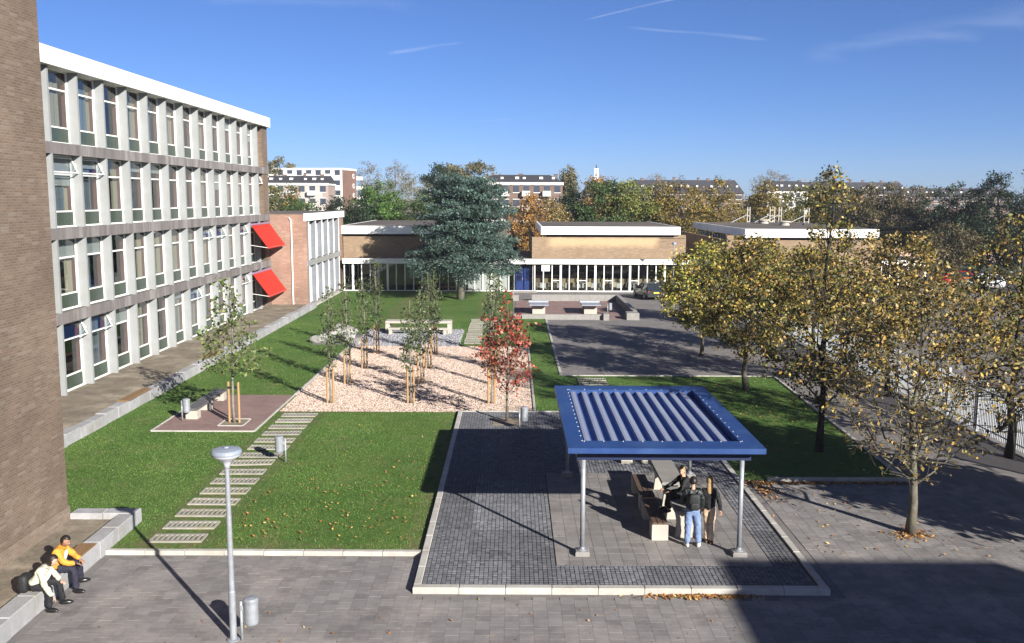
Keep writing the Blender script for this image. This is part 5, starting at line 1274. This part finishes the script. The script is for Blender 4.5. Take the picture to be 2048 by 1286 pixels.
person('person in dark green jacket and pale blue jeans, seen from behind at the concrete table',(4.46,21.98,TP),R(-4),standing(elR=(.26,.02,1.14),wrR=(.20,.12,.92),hdR=(.17,.16,.84),elL=(-.25,.05,1.14),wrL=(-.16,.22,1.02),hdL=(-.10,.30,1.0),anR=(.17,.0,.08),toR=(.20,.14,.04),knR=(.14,.03,.5),yaw=.15),dict(jacket=LTH,trousers=JEAN,shoe=SHW,hair=HDK,hairf=lambda c: c.z > .05 or (c.y < .25 and c.z > -.35),hem=.02,bulk=1.12,leg=1.15),GP)
person('person with long blond hair, black jacket and beige trousers, seen from behind',(4.93,22.22,TP),R(-14),standing(head=(0,.02,1.585),neck=(0,0,1.43),chest=(0,.01,1.25),shL=(-.15,0,1.36),shR=(.15,0,1.36),elR=(.24,-.02,1.08),wrR=(.27,.06,.84),hdR=(.28,.10,.75),elL=(-.22,.02,1.09),wrL=(-.20,.12,.86),hdL=(-.19,.18,.78),pelvis=(0,0,.92),hpL=(-.085,0,.87),hpR=(.085,0,.87),knL=(-.06,.06,.48),anL=(-.05,.0,.08),toL=(-.05,.14,.04),knR=(.07,.02,.48),anR=(.07,-.06,.08),toR=(.09,.08,.04)),dict(jacket=BLK,trousers=BEI,shoe=SHN,hair=HBL,hairf=bob,long=.14,hem=.10,bulk=.95,leg=.88),GP)
# seated on the table top with the feet on the bench
person('blond person in black sitting on the concrete table with feet on the bench',(4.56,23.42,TP),R(104),dict(pelvis=(0,0,.88),chest=(0,.05,1.20),neck=(0,.08,1.37),head=(0,.13,1.51),shL=(-.15,.06,1.31),shR=(.15,.06,1.31),elL=(-.22,.24,1.08),elR=(.22,.30,1.10),wrL=(-.10,.48,1.0),wrR=(.16,.55,1.03),hdL=(-.04,.54,.98),hdR=(.13,.63,1.0),hpL=(-.09,.05,.87),hpR=(.09,.05,.87),knL=(-.11,.42,.90),knR=(.11,.42,.90),anL=(-.10,.52,.53),anR=(.10,.50,.53),toL=(-.11,.64,.49),toR=(.11,.62,.49),yaw=.9,pitch=-.15),dict(jacket=BLK,trousers=BLK,shoe=SHB,hair=HBL,hairf=bob,long=.06,hem=.03,bulk=.98),GP)
# backpack on the standing person's back
bp = thing('backpack',(4.46,21.98-.20,TP+1.02),'dark backpack on the back of the person in jeans','backpack',rz=R(-4))
def soft(sx,sy,sz,c,e=.35):
    bm = ico(1,1,1,sub=3)
    for v in bm.verts:
        p = v.co; v.co = Vector((math.copysign(abs(p.x)**e,p.x)*sx+c[0], math.copysign(abs(p.y)**e,p.y)*sy+c[1], math.copysign(abs(p.z)**e,p.z)*sz+c[2]))
    m_ = bpy.data.meshes.new('soft'); bm.to_mesh(m_); bm.free(); return m_
BAG = M('bag_cloth', (.020,.021,.022), .6,.3,6,40,.3)
put(soft(.14,.075,.21,(0,-.02,.19),.5),'bag',BAG,bp); put(soft(.10,.035,.09,(0,-.10,.10),.5),'pocket',BAG,bp)
for s in (-1,1): put(MB().tube([(s*.09,.04,.38),(s*.11,.16,.44),(s*.13,.24,.36)],.017,6).mesh('strap',BAG),'strap',BAG,bp).data.materials.pop(index=0)
def seated(zs=.44, **k):
    J = dict(pelvis=(0,0,zs+.10), chest=(0,.20,zs+.40), neck=(0,.28,zs+.55), head=(0,.36,zs+.67), shL=(-.16,.19,zs+.49), shR=(.16,.19,zs+.49), elL=(-.22,.34,zs+.27), elR=(.22,.34,zs+.27), wrL=(-.08,.52,zs+.22), wrR=(.08,.52,zs+.22), hdL=(-.02,.60,zs+.17), hdR=(.02,.60,zs+.17),
             hpL=(-.09,.05,zs+.10), hpR=(.09,.05,zs+.10), knL=(-.12,.46,zs+.10), knR=(.12,.46,zs+.10), anL=(-.12,.44,.085), anR=(.12,.44,.085), toL=(-.13,.60,.045), toR=(.13,.60,.045), pitch=-.35)
    J.update(k); return J
GS = 'people sitting on the stone edge at lower left'
person('person with dark bob hair, cream jacket and black trousers, bending forward on the stone edge',(-10.13,18.55,.011),R(-86),seated(chest=(0,.24,.80),neck=(0,.34,.95),head=(-.02,.43,1.06),shL=(-.15,.24,.90),shR=(.15,.24,.90),elR=(.24,.36,.60),wrR=(.20,.48,.36),hdR=(.17,.54,.26),elL=(-.20,.40,.68),wrL=(-.12,.52,.58),hdL=(-.10,.60,.55),knL=(-.16,.46,.56),knR=(.12,.40,.52),anR=(.16,.38,.085),toR=(.18,.54,.045),anL=(-.22,.52,.085),toL=(-.26,.68,.045),yaw=.25),dict(jacket=CRM,trousers=BLK,shoe=SHB,hair=HDK,hairf=bob,shirt=WHT,bulk=1.0,hem=.02),GS)
person('person in bright orange jacket and dark trousers sitting on the stone edge',(-10.13,19.5,.011),R(-84),seated(chest=(0,.14,.86),neck=(0,.20,1.02),head=(.02,.27,1.14),shL=(-.18,.13,.95),shR=(.18,.13,.95),elL=(-.26,.32,.73),elR=(.26,.30,.73),wrL=(-.14,.50,.66),wrR=(.12,.50,.66),hdL=(-.08,.58,.62),hdR=(.07,.58,.62),knL=(-.22,.44,.55),knR=(.15,.46,.55),anL=(-.40,.40,.085),toL=(-.46,.55,.045),anR=(.18,.50,.085),toR=(.20,.66,.045),yaw=-.1),dict(jacket=ORA,trousers=NAVY,shoe=SHB,hair=HDK,hairf=short,skin=SKIN_D,shirt=WHT,bulk=1.12,hem=.03),GS)
bg_ = thing('backpack',(-10.27,18.52,.42),'black backpack at the back of the bending person','backpack')
put(soft(.10,.16,.20,(0,0,.20),.55),'bag',BAG,bg_); put(soft(.04,.11,.08,(-.10,0,.14),.55),'pocket',BAG,bg_)
# ---------------------------------------------------------------- thin autumn haze over the whole place
hz = MB().box(-420,-60,-1.2,420,470,26).build('haze', None)
hz.data.materials.clear()
def haze_mat():
    m = bpy.data.materials.new('haze'); m.use_nodes = True; n = m.node_tree.nodes; n.remove(n['Principled BSDF'])
    v = n.new('ShaderNodeVolumePrincipled'); v.inputs['Color'].default_value = (.80,.86,.95,1); v.inputs['Density'].default_value = .00028; v.inputs['Anisotropy'].default_value = .2
    m.node_tree.links.new(v.outputs[0], n['Material Output'].inputs['Volume']); return m
hz.data.materials.append(haze_mat()); tag(hz, 'thin pale autumn haze over the yard and the skyline', 'haze', kind='stuff')
